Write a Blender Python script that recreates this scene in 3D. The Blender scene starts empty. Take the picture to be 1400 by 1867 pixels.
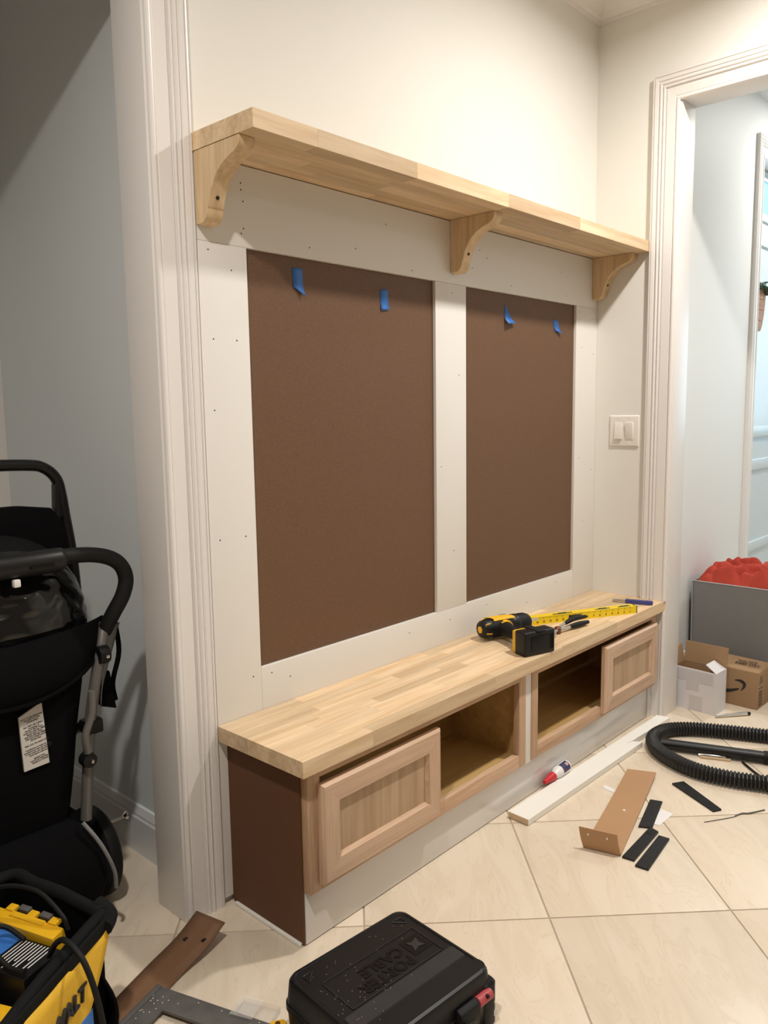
import bpy, bmesh, math, random
from mathutils import Vector, Matrix
random.seed(7)
sc = bpy.context.scene
COL = sc.collection
PI = math.pi

# ------------------------------------------------------------------ camera
F_PX, IMG_W, IMG_H = 1448.2, 1400.0, 1867.0
cam_d = bpy.data.cameras.new('camera')
cam_d.sensor_fit = 'HORIZONTAL'; cam_d.sensor_width = 36.0
cam_d.lens = F_PX / IMG_W * 36.0
cam_d.clip_start = 0.02; cam_d.clip_end = 60
cam = bpy.data.objects.new('camera', cam_d); COL.objects.link(cam)
cR = Vector((0.6745199, -0.73810505, -0.01496128)); cU = Vector((0.10361516, 0.0745851, 0.991817)); cF = Vector((0.73094925, 0.67055052, -0.12678801))
cam.matrix_world = Matrix(((cR.x, cU.x, -cF.x, -1.0571), (cR.y, cU.y, -cF.y, -1.5307), (cR.z, cU.z, -cF.z, 1.1941), (0, 0, 0, 1)))
sc.camera = cam

# ------------------------------------------------------------------ world, lights, exposure
world = bpy.data.worlds.new('world'); sc.world = world; world.use_nodes = True
world.node_tree.nodes['Background'].inputs[0].default_value = (0.75, 0.85, 1.0, 1)
world.node_tree.nodes['Background'].inputs[1].default_value = 0.6
sc.view_settings.view_transform = 'Standard'; sc.view_settings.look = 'None'
sc.view_settings.exposure = 0.25; sc.view_settings.gamma = 1.0; sc.view_settings.use_curve_mapping = False

CEIL = 2.70
# recessed ceiling lights: (x, y, watts, colour)
WARM = (1.0, 0.95, 0.89); COOL = (1.0, 0.985, 0.95)
DOWNLIGHTS = [(-1.0, -1.0, 25, WARM), (1.25, -1.0, 27, WARM), (-1.0, -3.1, 4, WARM), (1.25, -3.1, 4, WARM),
              (3.35, -0.75, 16, COOL)]
for i, (lx, ly, w, c) in enumerate(DOWNLIGHTS):
    d = bpy.data.lights.new('downlight_lamp', 'AREA'); d.shape = 'DISK'; d.size = 0.11; d.energy = w; d.color = c; d.spread = math.radians(164)
    o = bpy.data.objects.new('downlight_lamp', d); COL.objects.link(o); o.location = (lx, ly, CEIL - 0.012)
# lamp added for daylight inferred in the hall, set before an added unseen window
d = bpy.data.lights.new('added_hall_daylight', 'AREA'); d.shape = 'RECTANGLE'; d.size = 0.9; d.size_y = 1.3; d.energy = 6; d.color = (0.72, 0.90, 1.0)
o = bpy.data.objects.new('added_hall_daylight', d); COL.objects.link(o); o.location = (5.16, -1.1, 1.5); o.rotation_euler = (0, PI / 2, 0)

# ------------------------------------------------------------------ helpers
def M_(name, col, rough=0.5, metal=0.0, spec=0.5, noise=None, bump=None, coat=0.0, alpha=1.0, trans=0.0, emit=None):
    """procedural principled material; noise=(scale, amount, stretch xyz); bump=(scale, strength)"""
    m = bpy.data.materials.new(name); m.use_nodes = True
    nt = m.node_tree; b = nt.nodes['Principled BSDF']
    b.inputs['Base Color'].default_value = (*col, 1); b.inputs['Roughness'].default_value = rough
    b.inputs['Metallic'].default_value = metal; b.inputs['Specular IOR Level'].default_value = spec
    b.inputs['Coat Weight'].default_value = coat; b.inputs['Alpha'].default_value = alpha
    b.inputs['Transmission Weight'].default_value = trans
    if emit:
        b.inputs['Emission Color'].default_value = (*emit[0], 1); b.inputs['Emission Strength'].default_value = emit[1]
    tc = nt.nodes.new('ShaderNodeTexCoord')
    if noise:
        sca, amt, st = noise
        mp = nt.nodes.new('ShaderNodeMapping'); mp.inputs['Scale'].default_value = st
        n = nt.nodes.new('ShaderNodeTexNoise'); n.inputs['Scale'].default_value = sca; n.inputs['Detail'].default_value = 4
        r = nt.nodes.new('ShaderNodeMix'); r.data_type = 'RGBA'
        r.inputs[6].default_value = (*[max(0, c * (1 - amt)) for c in col], 1); r.inputs[7].default_value = (*[min(1, c * (1 + amt)) for c in col], 1)
        nt.links.new(tc.outputs['Object'], mp.inputs[0]); nt.links.new(mp.outputs[0], n.inputs['Vector'])
        nt.links.new(n.outputs['Fac'], r.inputs[0]); nt.links.new(r.outputs[2], b.inputs['Base Color'])
    if bump:
        n2 = nt.nodes.new('ShaderNodeTexNoise'); n2.inputs['Scale'].default_value = bump[0]; n2.inputs['Detail'].default_value = 3
        bp = nt.nodes.new('ShaderNodeBump'); bp.inputs['Strength'].default_value = bump[1]; bp.inputs['Distance'].default_value = 0.002
        nt.links.new(tc.outputs['Object'], n2.inputs['Vector']); nt.links.new(n2.outputs['Fac'], bp.inputs['Height']); nt.links.new(bp.outputs[0], b.inputs['Normal'])
    return m

def wood(name, c_dark, c_light, axis=0, rough=0.5, fine=70, tone=0.16, knots=False):
    """wood grain running along the local axis; every object gets its own offset and tone"""
    m = bpy.data.materials.new(name); m.use_nodes = True; nt = m.node_tree; b = nt.nodes['Principled BSDF']
    b.inputs['Roughness'].default_value = rough; b.inputs['Specular IOR Level'].default_value = 0.35
    tc = nt.nodes.new('ShaderNodeTexCoord'); oi = nt.nodes.new('ShaderNodeObjectInfo')
    mul = nt.nodes.new('ShaderNodeVectorMath'); mul.operation = 'MULTIPLY_ADD'
    cmb = nt.nodes.new('ShaderNodeCombineXYZ')
    for k, f in enumerate((37.0, 91.0, 53.0)):
        mm = nt.nodes.new('ShaderNodeMath'); mm.operation = 'MULTIPLY'; mm.inputs[1].default_value = f
        nt.links.new(oi.outputs['Random'], mm.inputs[0]); nt.links.new(mm.outputs[0], cmb.inputs[k])
    st = [1.0, 1.0, 1.0]; st[axis] = 0.07
    mul.inputs[1].default_value = st
    nt.links.new(tc.outputs['Object'], mul.inputs[0]); nt.links.new(cmb.outputs[0], mul.inputs[2])
    n1 = nt.nodes.new('ShaderNodeTexNoise'); n1.inputs['Scale'].default_value = fine; n1.inputs['Detail'].default_value = 5; n1.inputs['Distortion'].default_value = 0.6
    n2 = nt.nodes.new('ShaderNodeTexNoise'); n2.inputs['Scale'].default_value = fine * 0.22; n2.inputs['Detail'].default_value = 3; n2.inputs['Distortion'].default_value = 1.2
    nt.links.new(mul.outputs[0], n1.inputs['Vector']); nt.links.new(mul.outputs[0], n2.inputs['Vector'])
    mx = nt.nodes.new('ShaderNodeMath'); mx.operation = 'MULTIPLY_ADD'; mx.inputs[1].default_value = 0.55
    h = nt.nodes.new('ShaderNodeMath'); h.operation = 'MULTIPLY'; h.inputs[1].default_value = 0.45
    nt.links.new(n2.outputs['Fac'], h.inputs[0]); nt.links.new(n1.outputs['Fac'], mx.inputs[0]); nt.links.new(h.outputs[0], mx.inputs[2])
    cr = nt.nodes.new('ShaderNodeValToRGB')
    cr.color_ramp.elements[0].position = 0.36; cr.color_ramp.elements[0].color = (*c_dark, 1)
    cr.color_ramp.elements[1].position = 0.62; cr.color_ramp.elements[1].color = (*c_light, 1)
    nt.links.new(mx.outputs[0], cr.inputs[0])
    hs = nt.nodes.new('ShaderNodeHueSaturation')
    mr = nt.nodes.new('ShaderNodeMapRange'); mr.inputs['To Min'].default_value = 1 - tone; mr.inputs['To Max'].default_value = 1 + tone
    nt.links.new(oi.outputs['Random'], mr.inputs['Value']); nt.links.new(mr.outputs[0], hs.inputs['Value'])
    nt.links.new(cr.outputs[0], hs.inputs['Color']); nt.links.new(hs.outputs[0], b.inputs['Base Color'])
    bp = nt.nodes.new('ShaderNodeBump'); bp.inputs['Strength'].default_value = 0.08; bp.inputs['Distance'].default_value = 0.001
    nt.links.new(n1.outputs['Fac'], bp.inputs['Height']); nt.links.new(bp.outputs[0], b.inputs['Normal'])
    return m

class MB:
    """collects primitives, then links them as ONE mesh object"""
    def __init__(s): s.v = []; s.f = []; s.mx = None
    def add(s, vs, fs):
        n = len(s.v)
        s.v += [tuple(s.mx @ Vector(v)) if s.mx else tuple(v) for v in vs]
        s.f += [tuple(i + n for i in f) for f in fs]; return s
    def box(s, x0, x1, y0, y1, z0, z1):
        return s.add([(x0,y0,z0),(x1,y0,z0),(x1,y1,z0),(x0,y1,z0),(x0,y0,z1),(x1,y0,z1),(x1,y1,z1),(x0,y1,z1)],
                     [(3,2,1,0),(4,5,6,7),(0,1,5,4),(1,2,6,5),(2,3,7,6),(3,0,4,7)])
    def hexa(s, bot, top):
        return s.add(list(bot) + list(top), [(3,2,1,0),(4,5,6,7),(0,1,5,4),(1,2,6,5),(2,3,7,6),(3,0,4,7)])
    def loft(s, rings, closed=True, caps=True):
        n = len(rings[0]); vs = [p for r in rings for p in r]; fs = []
        for i in range(len(rings) - 1):
            for j in range(n if closed else n - 1):
                k = (j + 1) % n; fs.append((i*n+j, i*n+k, (i+1)*n+k, (i+1)*n+j))
        if caps and closed: fs += [tuple(range(n))[::-1], tuple(range((len(rings)-1)*n, len(rings)*n))]
        return s.add(vs, fs)
    def prism(s, pts, axis, a, b):
        """polygon pts (2D) extruded along axis from a to b; pts are the other two axes in order"""
        def P(p, t): return {0: (t, p[0], p[1]), 1: (p[0], t, p[1]), 2: (p[0], p[1], t)}[axis]
        return s.loft([[P(p, a) for p in pts], [P(p, b) for p in pts]])
    def tube(s, path, r, n=12, caps=True, flat=1.0):
        """round tube along path; r a number or a list"""
        path = [Vector(p) for p in path]; rings = []; nrm = None
        for i, p in enumerate(path):
            t = (path[min(i+1, len(path)-1)] - path[max(i-1, 0)]).normalized()
            if nrm is None:
                nrm = t.orthogonal() if abs(t.z) > 0.9 else Vector((0,0,1)) - t * t.z
            nrm = (nrm - t * nrm.dot(t)).normalized(); bi = t.cross(nrm)
            rr = r[i] if isinstance(r, (list, tuple)) else r
            rings.append([p + nrm * math.cos(2*PI*k/n) * rr * flat + bi * math.sin(2*PI*k/n) * rr for k in range(n)])
        return s.loft(rings, True, caps)
    def lathe(s, prof, n=24, o=(0,0,0), ax=(0,0,1)):
        """prof: (radius, distance along ax)"""
        ax = Vector(ax).normalized(); a = ax.orthogonal().normalized(); b = ax.cross(a); o = Vector(o)
        return s.loft([[o + ax*h + (a*math.cos(2*PI*k/n) + b*math.sin(2*PI*k/n))*max(r, 1e-5) for k in range(n)] for r, h in prof])
    def grid(s, fn, nu, nv):
        return s.add([fn(i/nu, j/nv) for i in range(nu+1) for j in range(nv+1)],
                     [(i*(nv+1)+j, (i+1)*(nv+1)+j, (i+1)*(nv+1)+j+1, i*(nv+1)+j+1) for i in range(nu) for j in range(nv)])
    def build(s, name, mat, parent=None, bevel=0, smooth=False, seg=2, solid=0, sub=0, loc=None):
        me = bpy.data.meshes.new(name); me.from_pydata([tuple(v) for v in s.v], [], s.f)
        bm = bmesh.new(); bm.from_mesh(me); bmesh.ops.recalc_face_normals(bm, faces=bm.faces)
        if bevel:
            es = [e for e in bm.edges if len(e.link_faces) == 2 and e.calc_face_angle(0) > 0.5]
            bmesh.ops.bevel(bm, geom=es, offset=bevel, segments=seg, profile=0.6, affect='EDGES', clamp_overlap=True)
        bm.to_mesh(me); bm.free()
        if smooth or bevel:
            me.shade_smooth()
            me.set_sharp_from_angle(angle=math.radians(40))
        me.materials.append(mat)
        o = bpy.data.objects.new(name, me); COL.objects.link(o)
        if loc: o.location = loc
        if parent: o.parent = parent
        if solid:
            md = o.modifiers.new('solid', 'SOLIDIFY'); md.thickness = solid; md.offset = 0
        if sub:
            md = o.modifiers.new('sub', 'SUBSURF'); md.levels = sub; md.render_levels = sub
        return o

def tag(o, label, cat, group=None):
    o['label'] = label; o['category'] = cat
    if group: o['group'] = group
    return o
def thing(name, label, cat, loc=(0,0,0), rz=0, group=None):
    o = bpy.data.objects.new(name, None); COL.objects.link(o); o.empty_display_size = 0.05
    o.location = loc; o.rotation_euler = (0, 0, rz); return tag(o, label, cat, group)
def struct(o): o['kind'] = 'structure'; return o
def sroot(name, loc=(0,0,0)):
    o = bpy.data.objects.new(name, None); COL.objects.link(o); o.location = loc; o.empty_display_size = 0.05; return struct(o)
def box(*a): return MB().box(*a)
def bez(pts, n=12):
    """Catmull-Rom through pts"""
    pts = [Vector(p) for p in pts]; out = []
    q = [pts[0]*2 - pts[1]] + pts + [pts[-1]*2 - pts[-2]]
    for i in range(1, len(q) - 2):
        p0, p1, p2, p3 = q[i-1:i+3]
        for k in range(n):
            t = k / n
            out.append(0.5*((2*p1) + (p2-p0)*t + (2*p0-5*p1+4*p2-p3)*t*t + (3*p1-p0-3*p2+p3)*t**3))
    out.append(pts[-1]); return out
def text_mesh(txt, size, mat, name, parent, mx, depth=0.0002, align='LEFT', bold=0.0, spacing=1.0, line=1.0, shear=0.0):
    """lettering as a mesh, local to its parent"""
    c = bpy.data.curves.new(name, 'FONT'); c.body = txt; c.size = size; c.extrude = depth; c.align_x = align
    c.offset = bold; c.space_character = spacing; c.space_line = line; c.shear = shear; c.resolution_u = 3
    t = bpy.data.objects.new(name, c); COL.objects.link(t)
    me = bpy.data.meshes.new_from_object(t.evaluated_get(bpy.context.evaluated_depsgraph_get()))
    bpy.data.objects.remove(t); bpy.data.curves.remove(c)
    me.transform(mx); me.materials.clear(); me.materials.append(mat); me.name = name
    o = bpy.data.objects.new(name, me); COL.objects.link(o); o.parent = parent; return o
def frame_mx(o, x, y):
    x = Vector(x).normalized(); y = Vector(y); y = (y - x*y.dot(x)).normalized(); z = x.cross(y)
    return Matrix(((x.x,y.x,z.x,o[0]),(x.y,y.y,z.y,o[1]),(x.z,y.z,z.z,o[2]),(0,0,0,1)))

# ------------------------------------------------------------------ materials
m_wall = M_('cream_wall_paint', (0.81, 0.795, 0.745), 0.6, spec=0.3, noise=(3, 0.02, (1,1,1)), bump=(180, 0.05))
m_rear = M_('darkened_low_bounce_wall', (0.30, 0.27, 0.235), 0.6, spec=0.3)  # unseen left and rear walls, coloured darker to cut the bounced light
m_trim = M_('semi_gloss_trim_paint', (0.82, 0.785, 0.755), 0.32, spec=0.5)
m_board = M_('white_board_paint', (0.80, 0.775, 0.73), 0.42, noise=(2, 0.02, (1,1,1)))
m_kick = M_('glossy_white_board', (0.78, 0.75, 0.72), 0.16, spec=0.6)
m_closet = M_('blue_grey_wall_paint', (0.735, 0.77, 0.78), 0.6, spec=0.3, bump=(180, 0.05))
m_closet2 = M_('pale_wall_paint', (0.76, 0.72, 0.67), 0.6, spec=0.3)
m_base = M_('cool_trim_paint', (0.72, 0.735, 0.74), 0.35)
m_hall = M_('hall_wall_paint', (0.80, 0.80, 0.78), 0.55, spec=0.3, bump=(180, 0.05))
m_ceil = M_('ceiling_paint', (0.82, 0.80, 0.76), 0.8, spec=0.2)
m_hardboard = M_('brown_hardboard', (0.150, 0.080, 0.044), 0.5, spec=0.3, noise=(330, 0.42, (1,1,1.6)), bump=(420, 0.25))
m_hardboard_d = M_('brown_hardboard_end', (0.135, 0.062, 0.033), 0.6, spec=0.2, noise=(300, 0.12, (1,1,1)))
m_dark = M_('dark_hole', (0.02, 0.015, 0.012), 0.9)
m_block = wood('rubberwood_block', (0.62, 0.425, 0.24), (0.78, 0.60, 0.395), 0, 0.5, 70, 0.17)
m_bracket = wood('bracket_wood', (0.58, 0.39, 0.21), (0.78, 0.59, 0.37), 2, 0.5, 60, 0.04)
m_oak_h = wood('oak_horizontal', (0.49, 0.305, 0.185), (0.66, 0.45, 0.30), 0, 0.5, 80, 0.06)
m_oak_v = wood('oak_vertical', (0.49, 0.305, 0.185), (0.66, 0.45, 0.30), 2, 0.5, 80, 0.06)
m_oakpanel = wood('oak_panel', (0.43, 0.28, 0.165), (0.57, 0.40, 0.255), 2, 0.5, 48, 0.03)
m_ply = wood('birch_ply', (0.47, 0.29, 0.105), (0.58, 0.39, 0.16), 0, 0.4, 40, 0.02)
m_tape = M_('blue_painters_tape', (0.035, 0.165, 0.53), 0.55, noise=(90, 0.12, (1,1,1)))
m_grout = M_('grout', (0.44, 0.37, 0.285), 0.9)

def tile_material():
    m = bpy.data.materials.new('cream_floor_tile'); m.use_nodes = True; nt = m.node_tree; b = nt.nodes['Principled BSDF']
    b.inputs['Roughness'].default_value = 0.34; b.inputs['Specular IOR Level'].default_value = 0.45
    tc = nt.nodes.new('ShaderNodeTexCoord'); oi = nt.nodes.new('ShaderNodeObjectInfo')
    cmb = nt.nodes.new('ShaderNodeCombineXYZ')
    for k, f in enumerate((31.0, 77.0, 13.0)):
        mm = nt.nodes.new('ShaderNodeMath'); mm.operation = 'MULTIPLY'; mm.inputs[1].default_value = f
        nt.links.new(oi.outputs['Random'], mm.inputs[0]); nt.links.new(mm.outputs[0], cmb.inputs[k])
    ad = nt.nodes.new('ShaderNodeVectorMath'); ad.operation = 'ADD'
    nt.links.new(tc.outputs['Object'], ad.inputs[0]); nt.links.new(cmb.outputs[0], ad.inputs[1])
    mp = nt.nodes.new('ShaderNodeMapping'); mp.inputs['Rotation'].default_value = (0, 0, 0.5); mp.inputs['Scale'].default_value = (1.0, 4.0, 1.0)
    nt.links.new(ad.outputs[0], mp.inputs[0])
    n = nt.nodes.new('ShaderNodeTexNoise'); n.inputs['Scale'].default_value = 3.2; n.inputs['Detail'].default_value = 5; n.inputs['Distortion'].default_value = 1.5
    nt.links.new(mp.outputs[0], n.inputs['Vector'])
    cr = nt.nodes.new('ShaderNodeValToRGB'); e = cr.color_ramp.elements
    e[0].position = 0.30; e[0].color = (0.67, 0.565, 0.435, 1); e[1].position = 0.72; e[1].color = (0.75, 0.65, 0.52, 1)
    v = cr.color_ramp.elements.new(0.49); v.color = (0.72, 0.615, 0.48, 1)
    w = cr.color_ramp.elements.new(0.505); w.color = (0.665, 0.56, 0.43, 1)
    x = cr.color_ramp.elements.new(0.52); x.color = (0.725, 0.62, 0.487, 1)
    nt.links.new(n.outputs['Fac'], cr.inputs[0])
    hs = nt.nodes.new('ShaderNodeHueSaturation'); mr = nt.nodes.new('ShaderNodeMapRange'); mr.inputs['To Min'].default_value = 0.96; mr.inputs['To Max'].default_value = 1.04
    nt.links.new(oi.outputs['Random'], mr.inputs['Value']); nt.links.new(mr.outputs[0], hs.inputs['Value'])
    nt.links.new(cr.outputs[0], hs.inputs['Color']); nt.links.new(hs.outputs[0], b.inputs['Base Color'])
    return m
m_tile = tile_material()

m_blk = M_('black_plastic', (0.007, 0.007, 0.0075), 0.40, spec=0.35, noise=(40, 0.2, (1,1,1)))
m_blk2 = M_('black_rubber', (0.008, 0.008, 0.008), 0.6, spec=0.25, bump=(200, 0.1))
m_hose = M_('hose_rubber', (0.016, 0.016, 0.016), 0.45, spec=0.5)
m_fabric = M_('black_fabric', (0.004, 0.004, 0.0045), 0.9, spec=0.06, bump=(350, 0.3))
m_fabric2 = M_('charcoal_fabric', (0.009, 0.0095, 0.010), 0.85, spec=0.12, bump=(350, 0.3))
m_vinyl = M_('clear_vinyl_over_black', (0.006, 0.006, 0.0065), 0.10, spec=0.5)
m_frame = M_('grey_painted_tube', (0.17, 0.165, 0.155), 0.42, metal=0.4)
m_mesh = M_('grey_mesh', (0.20, 0.20, 0.195), 0.8, noise=(400, 0.5, (1,1,1)))
m_white = M_('white_paper', (0.78, 0.76, 0.74), 0.7)
m_label = M_('label_cloth', (0.62, 0.58, 0.53), 0.8)
m_ink = M_('black_ink', (0.02, 0.018, 0.018), 0.7)
m_yel = M_('yellow_plastic', (0.83, 0.46, 0.015), 0.4)
m_yelf = M_('yellow_fabric', (0.72, 0.42, 0.025), 0.75, noise=(9, 0.12, (1,1,1)), bump=(260, 0.2))
m_levely = M_('yellow_level_paint', (0.86, 0.62, 0.012), 0.32)
m_steel = M_('steel', (0.55, 0.54, 0.52), 0.28, metal=1.0)
m_chrome = M_('chrome', (0.72, 0.70, 0.66), 0.15, metal=1.0)
m_red = M_('red_plastic', (0.55, 0.018, 0.03), 0.35)
m_rubred = M_('faded_red_latch', (0.42, 0.06, 0.07), 0.5)
m_card = M_('brown_cardboard', (0.36, 0.205, 0.10), 0.8, noise=(6, 0.06, (1,1,1)))
m_cardstrip = M_('tan_fibreboard', (0.43, 0.245, 0.12), 0.62, noise=(5, 0.07, (1,1,1)))
m_card2 = M_('brown_hardboard_strip', (0.20, 0.105, 0.056), 0.55, spec=0.3, noise=(60, 0.10, (1,1,1)))
m_box = M_('kraft_cardboard', (0.34, 0.21, 0.11), 0.85, noise=(8, 0.06, (1,1,1)))
m_wbox = M_('white_carton', (0.70, 0.675, 0.69), 0.5)
m_tapeclear = M_('clear_packing_tape', (0.60, 0.565, 0.575), 0.2)
m_bin = M_('grey_bin_fabric', (0.195, 0.188, 0.18), 0.75, noise=(30, 0.05, (1,1,1)))
m_binrim = M_('bin_rim', (0.36, 0.35, 0.35), 0.6)
m_cloth = M_('brick_red_fleece', (0.42, 0.058, 0.038), 0.9, spec=0.15, noise=(25, 0.15, (1,1,1)), bump=(300, 0.4))
m_primed = M_('primed_board_white', (0.84, 0.815, 0.75), 0.5, noise=(2, 0.015, (1,1,1)))
m_rawend = M_('raw_wood_end', (0.60, 0.44, 0.28), 0.7, noise=(120, 0.25, (1,1,1)))
m_switch = M_('white_switch_plastic', (0.84, 0.80, 0.74), 0.28)
m_blue = M_('blue_plastic', (0.05, 0.06, 0.24), 0.35)
m_navy = M_('navy_label', (0.03, 0.03, 0.09), 0.5)
m_glue = M_('white_bottle', (0.80, 0.78, 0.76), 0.35)
m_square = M_('dark_steel', (0.12, 0.115, 0.108), 0.5, metal=0.3, noise=(35, 0.35, (1,1,1)))
m_clear = M_('clear_plastic', (0.8, 0.78, 0.74), 0.12, alpha=0.16)
m_emboss = M_('embossed_black', (0.003, 0.003, 0.003), 0.35, spec=0.3)
m_scuff = M_('scuffed_black', (0.020, 0.0195, 0.019), 0.5, noise=(25, 0.3, (1,1,1)))
m_grn = M_('dark_green_leaf', (0.012, 0.05, 0.022), 0.45)
m_plaque = wood('plank_wood', (0.22, 0.085, 0.022), (0.34, 0.15, 0.045), 0, 0.45, 50, 0.1)
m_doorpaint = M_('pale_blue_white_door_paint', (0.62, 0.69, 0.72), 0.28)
m_blue_glow = M_('blue_daylight_glow', (0.25, 0.55, 0.75), 0.1, emit=((0.16, 0.50, 0.80), 0.75))  # door's sky reflection and added window's daylight, put in as a glowing colour
m_debris = M_('sawdust', (0.75, 0.66, 0.52), 0.9)
m_lamp = M_('lamp_lens', (0.9, 0.88, 0.8), 0.4, emit=((1, 0.9, 0.75), 4.0))
m_redcopper = M_('rusty_steel', (0.20, 0.07, 0.04), 0.5, metal=0.6)

# ------------------------------------------------------------------ dimensions of the place (metres)
W = 1.8395                       # right wall face; back wall face is y = 0
ZB, T = 0.458, 0.038             # bench top height and block thickness
ZS = 1.795                       # top of the upper shelf
OPX = -0.102                     # right jamb of the left opening
OPY = -0.327                     # left jamb of the right opening
ZDOOR = 2.262

# ------------------------------------------------------------------ floor and its tiles
floor = struct(box(-2.75, 5.3, -4.35, 1.2, -0.06, -0.0025).build('floor', m_grout))
TS, GAP = 0.437, 0.0038
tb = box(-(TS-GAP)/2, (TS-GAP)/2, -(TS-GAP)/2, (TS-GAP)/2, -0.02, 0.0)
tile0 = tb.build('tile', m_tile, floor, bevel=0.0016, seg=2)
first = True
for i in range(-14, 16):
    for j in range(-14, 16):
        a = -0.110 + (i + 0.5) * TS; b_ = 0.785 + (j + 0.5) * TS
        x, y = (a + b_) / math.sqrt(2), (a - b_) / math.sqrt(2)
        inroom = (-2.7 < x < 1.95 and -4.2 < y < 0.1); incl = (-1.35 < x < 0.25 and 0 < y < 1.25); hall = (1.8 < x < 5.2 and -1.95 < y < -0.05)
        if not (inroom or incl or hall): continue
        t = tile0 if first else tile0.copy()
        if not first: COL.objects.link(t)
        first = False
        t.parent = floor; t.location = (x, y, 0); t.rotation_euler = (0, 0, PI / 4)

# ------------------------------------------------------------------ walls
def wallobj(name, boxes, mat):
    b = MB()
    for q in boxes: b.box(*q)
    return struct(b.build(name, mat))
wallobj('wall_back', [(OPX + 0.0195, W + 0.115, 0, 0.115, 0, CEIL), (-1.02, OPX + 0.0195, 0, 0.115, ZDOOR + 0.0205, CEIL), (-2.7, -1.02, 0, 0.115, 0, CEIL)], m_wall)
wallobj('wall_right', [(W, W + 0.115, OPY + 0.02, 0, 0, CEIL), (W, W + 0.115, -1.25, OPY + 0.02, ZDOOR + 0.0205, CEIL), (W, W + 0.115, -4.2, -1.25, 0, CEIL)], m_wall)
wallobj('wall_left', [(-2.7, -2.6, -4.2, 0, 0, CEIL)], m_rear)
wallobj('wall_rear', [(-2.7, W + 0.115, -4.3, -4.2, 0, CEIL)], m_rear)
wallobj('wall_closet_right', [(0.0, 0.1, 0.115, 1.16, 0, CEIL)], m_closet)
wallobj('wall_closet_back', [(-1.4, 0.0, 1.06, 1.16, 0, CEIL)], m_closet2)
wallobj('wall_closet_left', [(-1.4, -1.3, 0.115, 1.06, 0, CEIL)], m_closet)
HY = -0.215                      # face of the hall wall beyond the right doorway
wallobj('wall_hall_left', [(W + 0.115, 3.05, HY, HY + 0.11, 0, CEIL), (3.05, 3.88, HY, HY + 0.11, 2.36, CEIL), (3.88, 5.2, HY, HY + 0.11, 0, CEIL)], m_hall)
wallobj('wall_hall_right', [(W + 0.115, 5.2, -1.95, -1.85, 0, CEIL)], m_hall)
wallobj('wall_hall_end', [(5.2, 5.3, -1.95, HY + 0.11, 0, CEIL)], m_hall)
struct(box(-2.75, 5.3, -4.35, 1.2, CEIL, CEIL + 0.08).build('ceiling', m_ceil))

# crown moulding: profile (offset from wall, height)
crown = [(0.0, 2.605), (0.010, 2.605), (0.012, 2.616), (0.020, 2.620), (0.030, 2.634), (0.050, 2.650), (0.062, 2.660), (0.066, 2.676), (0.078, 2.680), (0.084, 2.692), (0.084, CEIL), (0.0, CEIL)]
struct(MB().loft([[(-2.6, -o, z) for o, z in crown], [(W - o, -o, z) for o, z in crown]]).build('trim_1', m_trim))
struct(MB().loft([[(W - o, -o, z) for o, z in crown], [(W - o, -4.2, z) for o, z in crown]]).build('trim_2', m_trim))
struct(MB().loft([[(W + 0.115, HY - o, z) for o, z in crown], [(5.2, HY - o, z) for o, z in crown]]).build('trim_3', m_hall))

# door casing profile: (distance from opening edge, thickness)
CAS = [(0.0, 0.0), (0.0, 0.008), (0.003, 0.0115), (0.007, 0.0125), (0.011, 0.0115), (0.0125, 0.0085), (0.0145, 0.0075), (0.0165, 0.0095), (0.046, 0.0120), (0.0475, 0.0085), (0.0505, 0.0085), (0.0515, 0.0150),
       (0.0545, 0.0165), (0.0575, 0.0155), (0.059, 0.0115), (0.062, 0.0115), (0.0635, 0.0165), (0.067, 0.0180), (0.0705, 0.0165), (0.072, 0.0125), (0.0755, 0.0125), (0.077, 0.0165), (0.088, 0.0180), (0.0895, 0.0145), (0.091, 0.0145), (0.092, 0.0180), (0.0955, 0.0175), (0.0965, 0.0150), (0.0965, 0.0)]
ZC = ZDOOR - 0.001
# left opening (on the back wall)
e = -0.0975
t4 = sroot('trim_4')
MB().loft([[(e + u, -t, 0) for u, t in CAS], [(e + u, -t, ZC + u) for u, t in CAS]]).build('casing_leg', m_trim, t4)
MB().loft([[(e + u, -t, ZC + u) for u, t in CAS], [(-1.0 - u, -t, ZC + u) for u, t in CAS]]).build('casing_head', m_trim, t4)
MB().loft([[(-1.0 - u, -t, 0) for u, t in CAS], [(-1.0 - u, -t, ZC + u) for u, t in CAS]]).build('casing_leg', m_trim, t4)
box(OPX, OPX + 0.019, 0.0, 0.1155, 0, ZDOOR).build('jamb', m_trim, t4, bevel=0.0015)
box(-1.0195, -1.0, 0.0, 0.1155, 0, ZDOOR).build('jamb', m_trim, t4, bevel=0.0015)
box(-1.0195, OPX + 0.019, 0.0, 0.1155, ZDOOR, ZDOOR + 0.02).build('jamb_head', m_trim, t4, bevel=0.0015)
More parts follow.
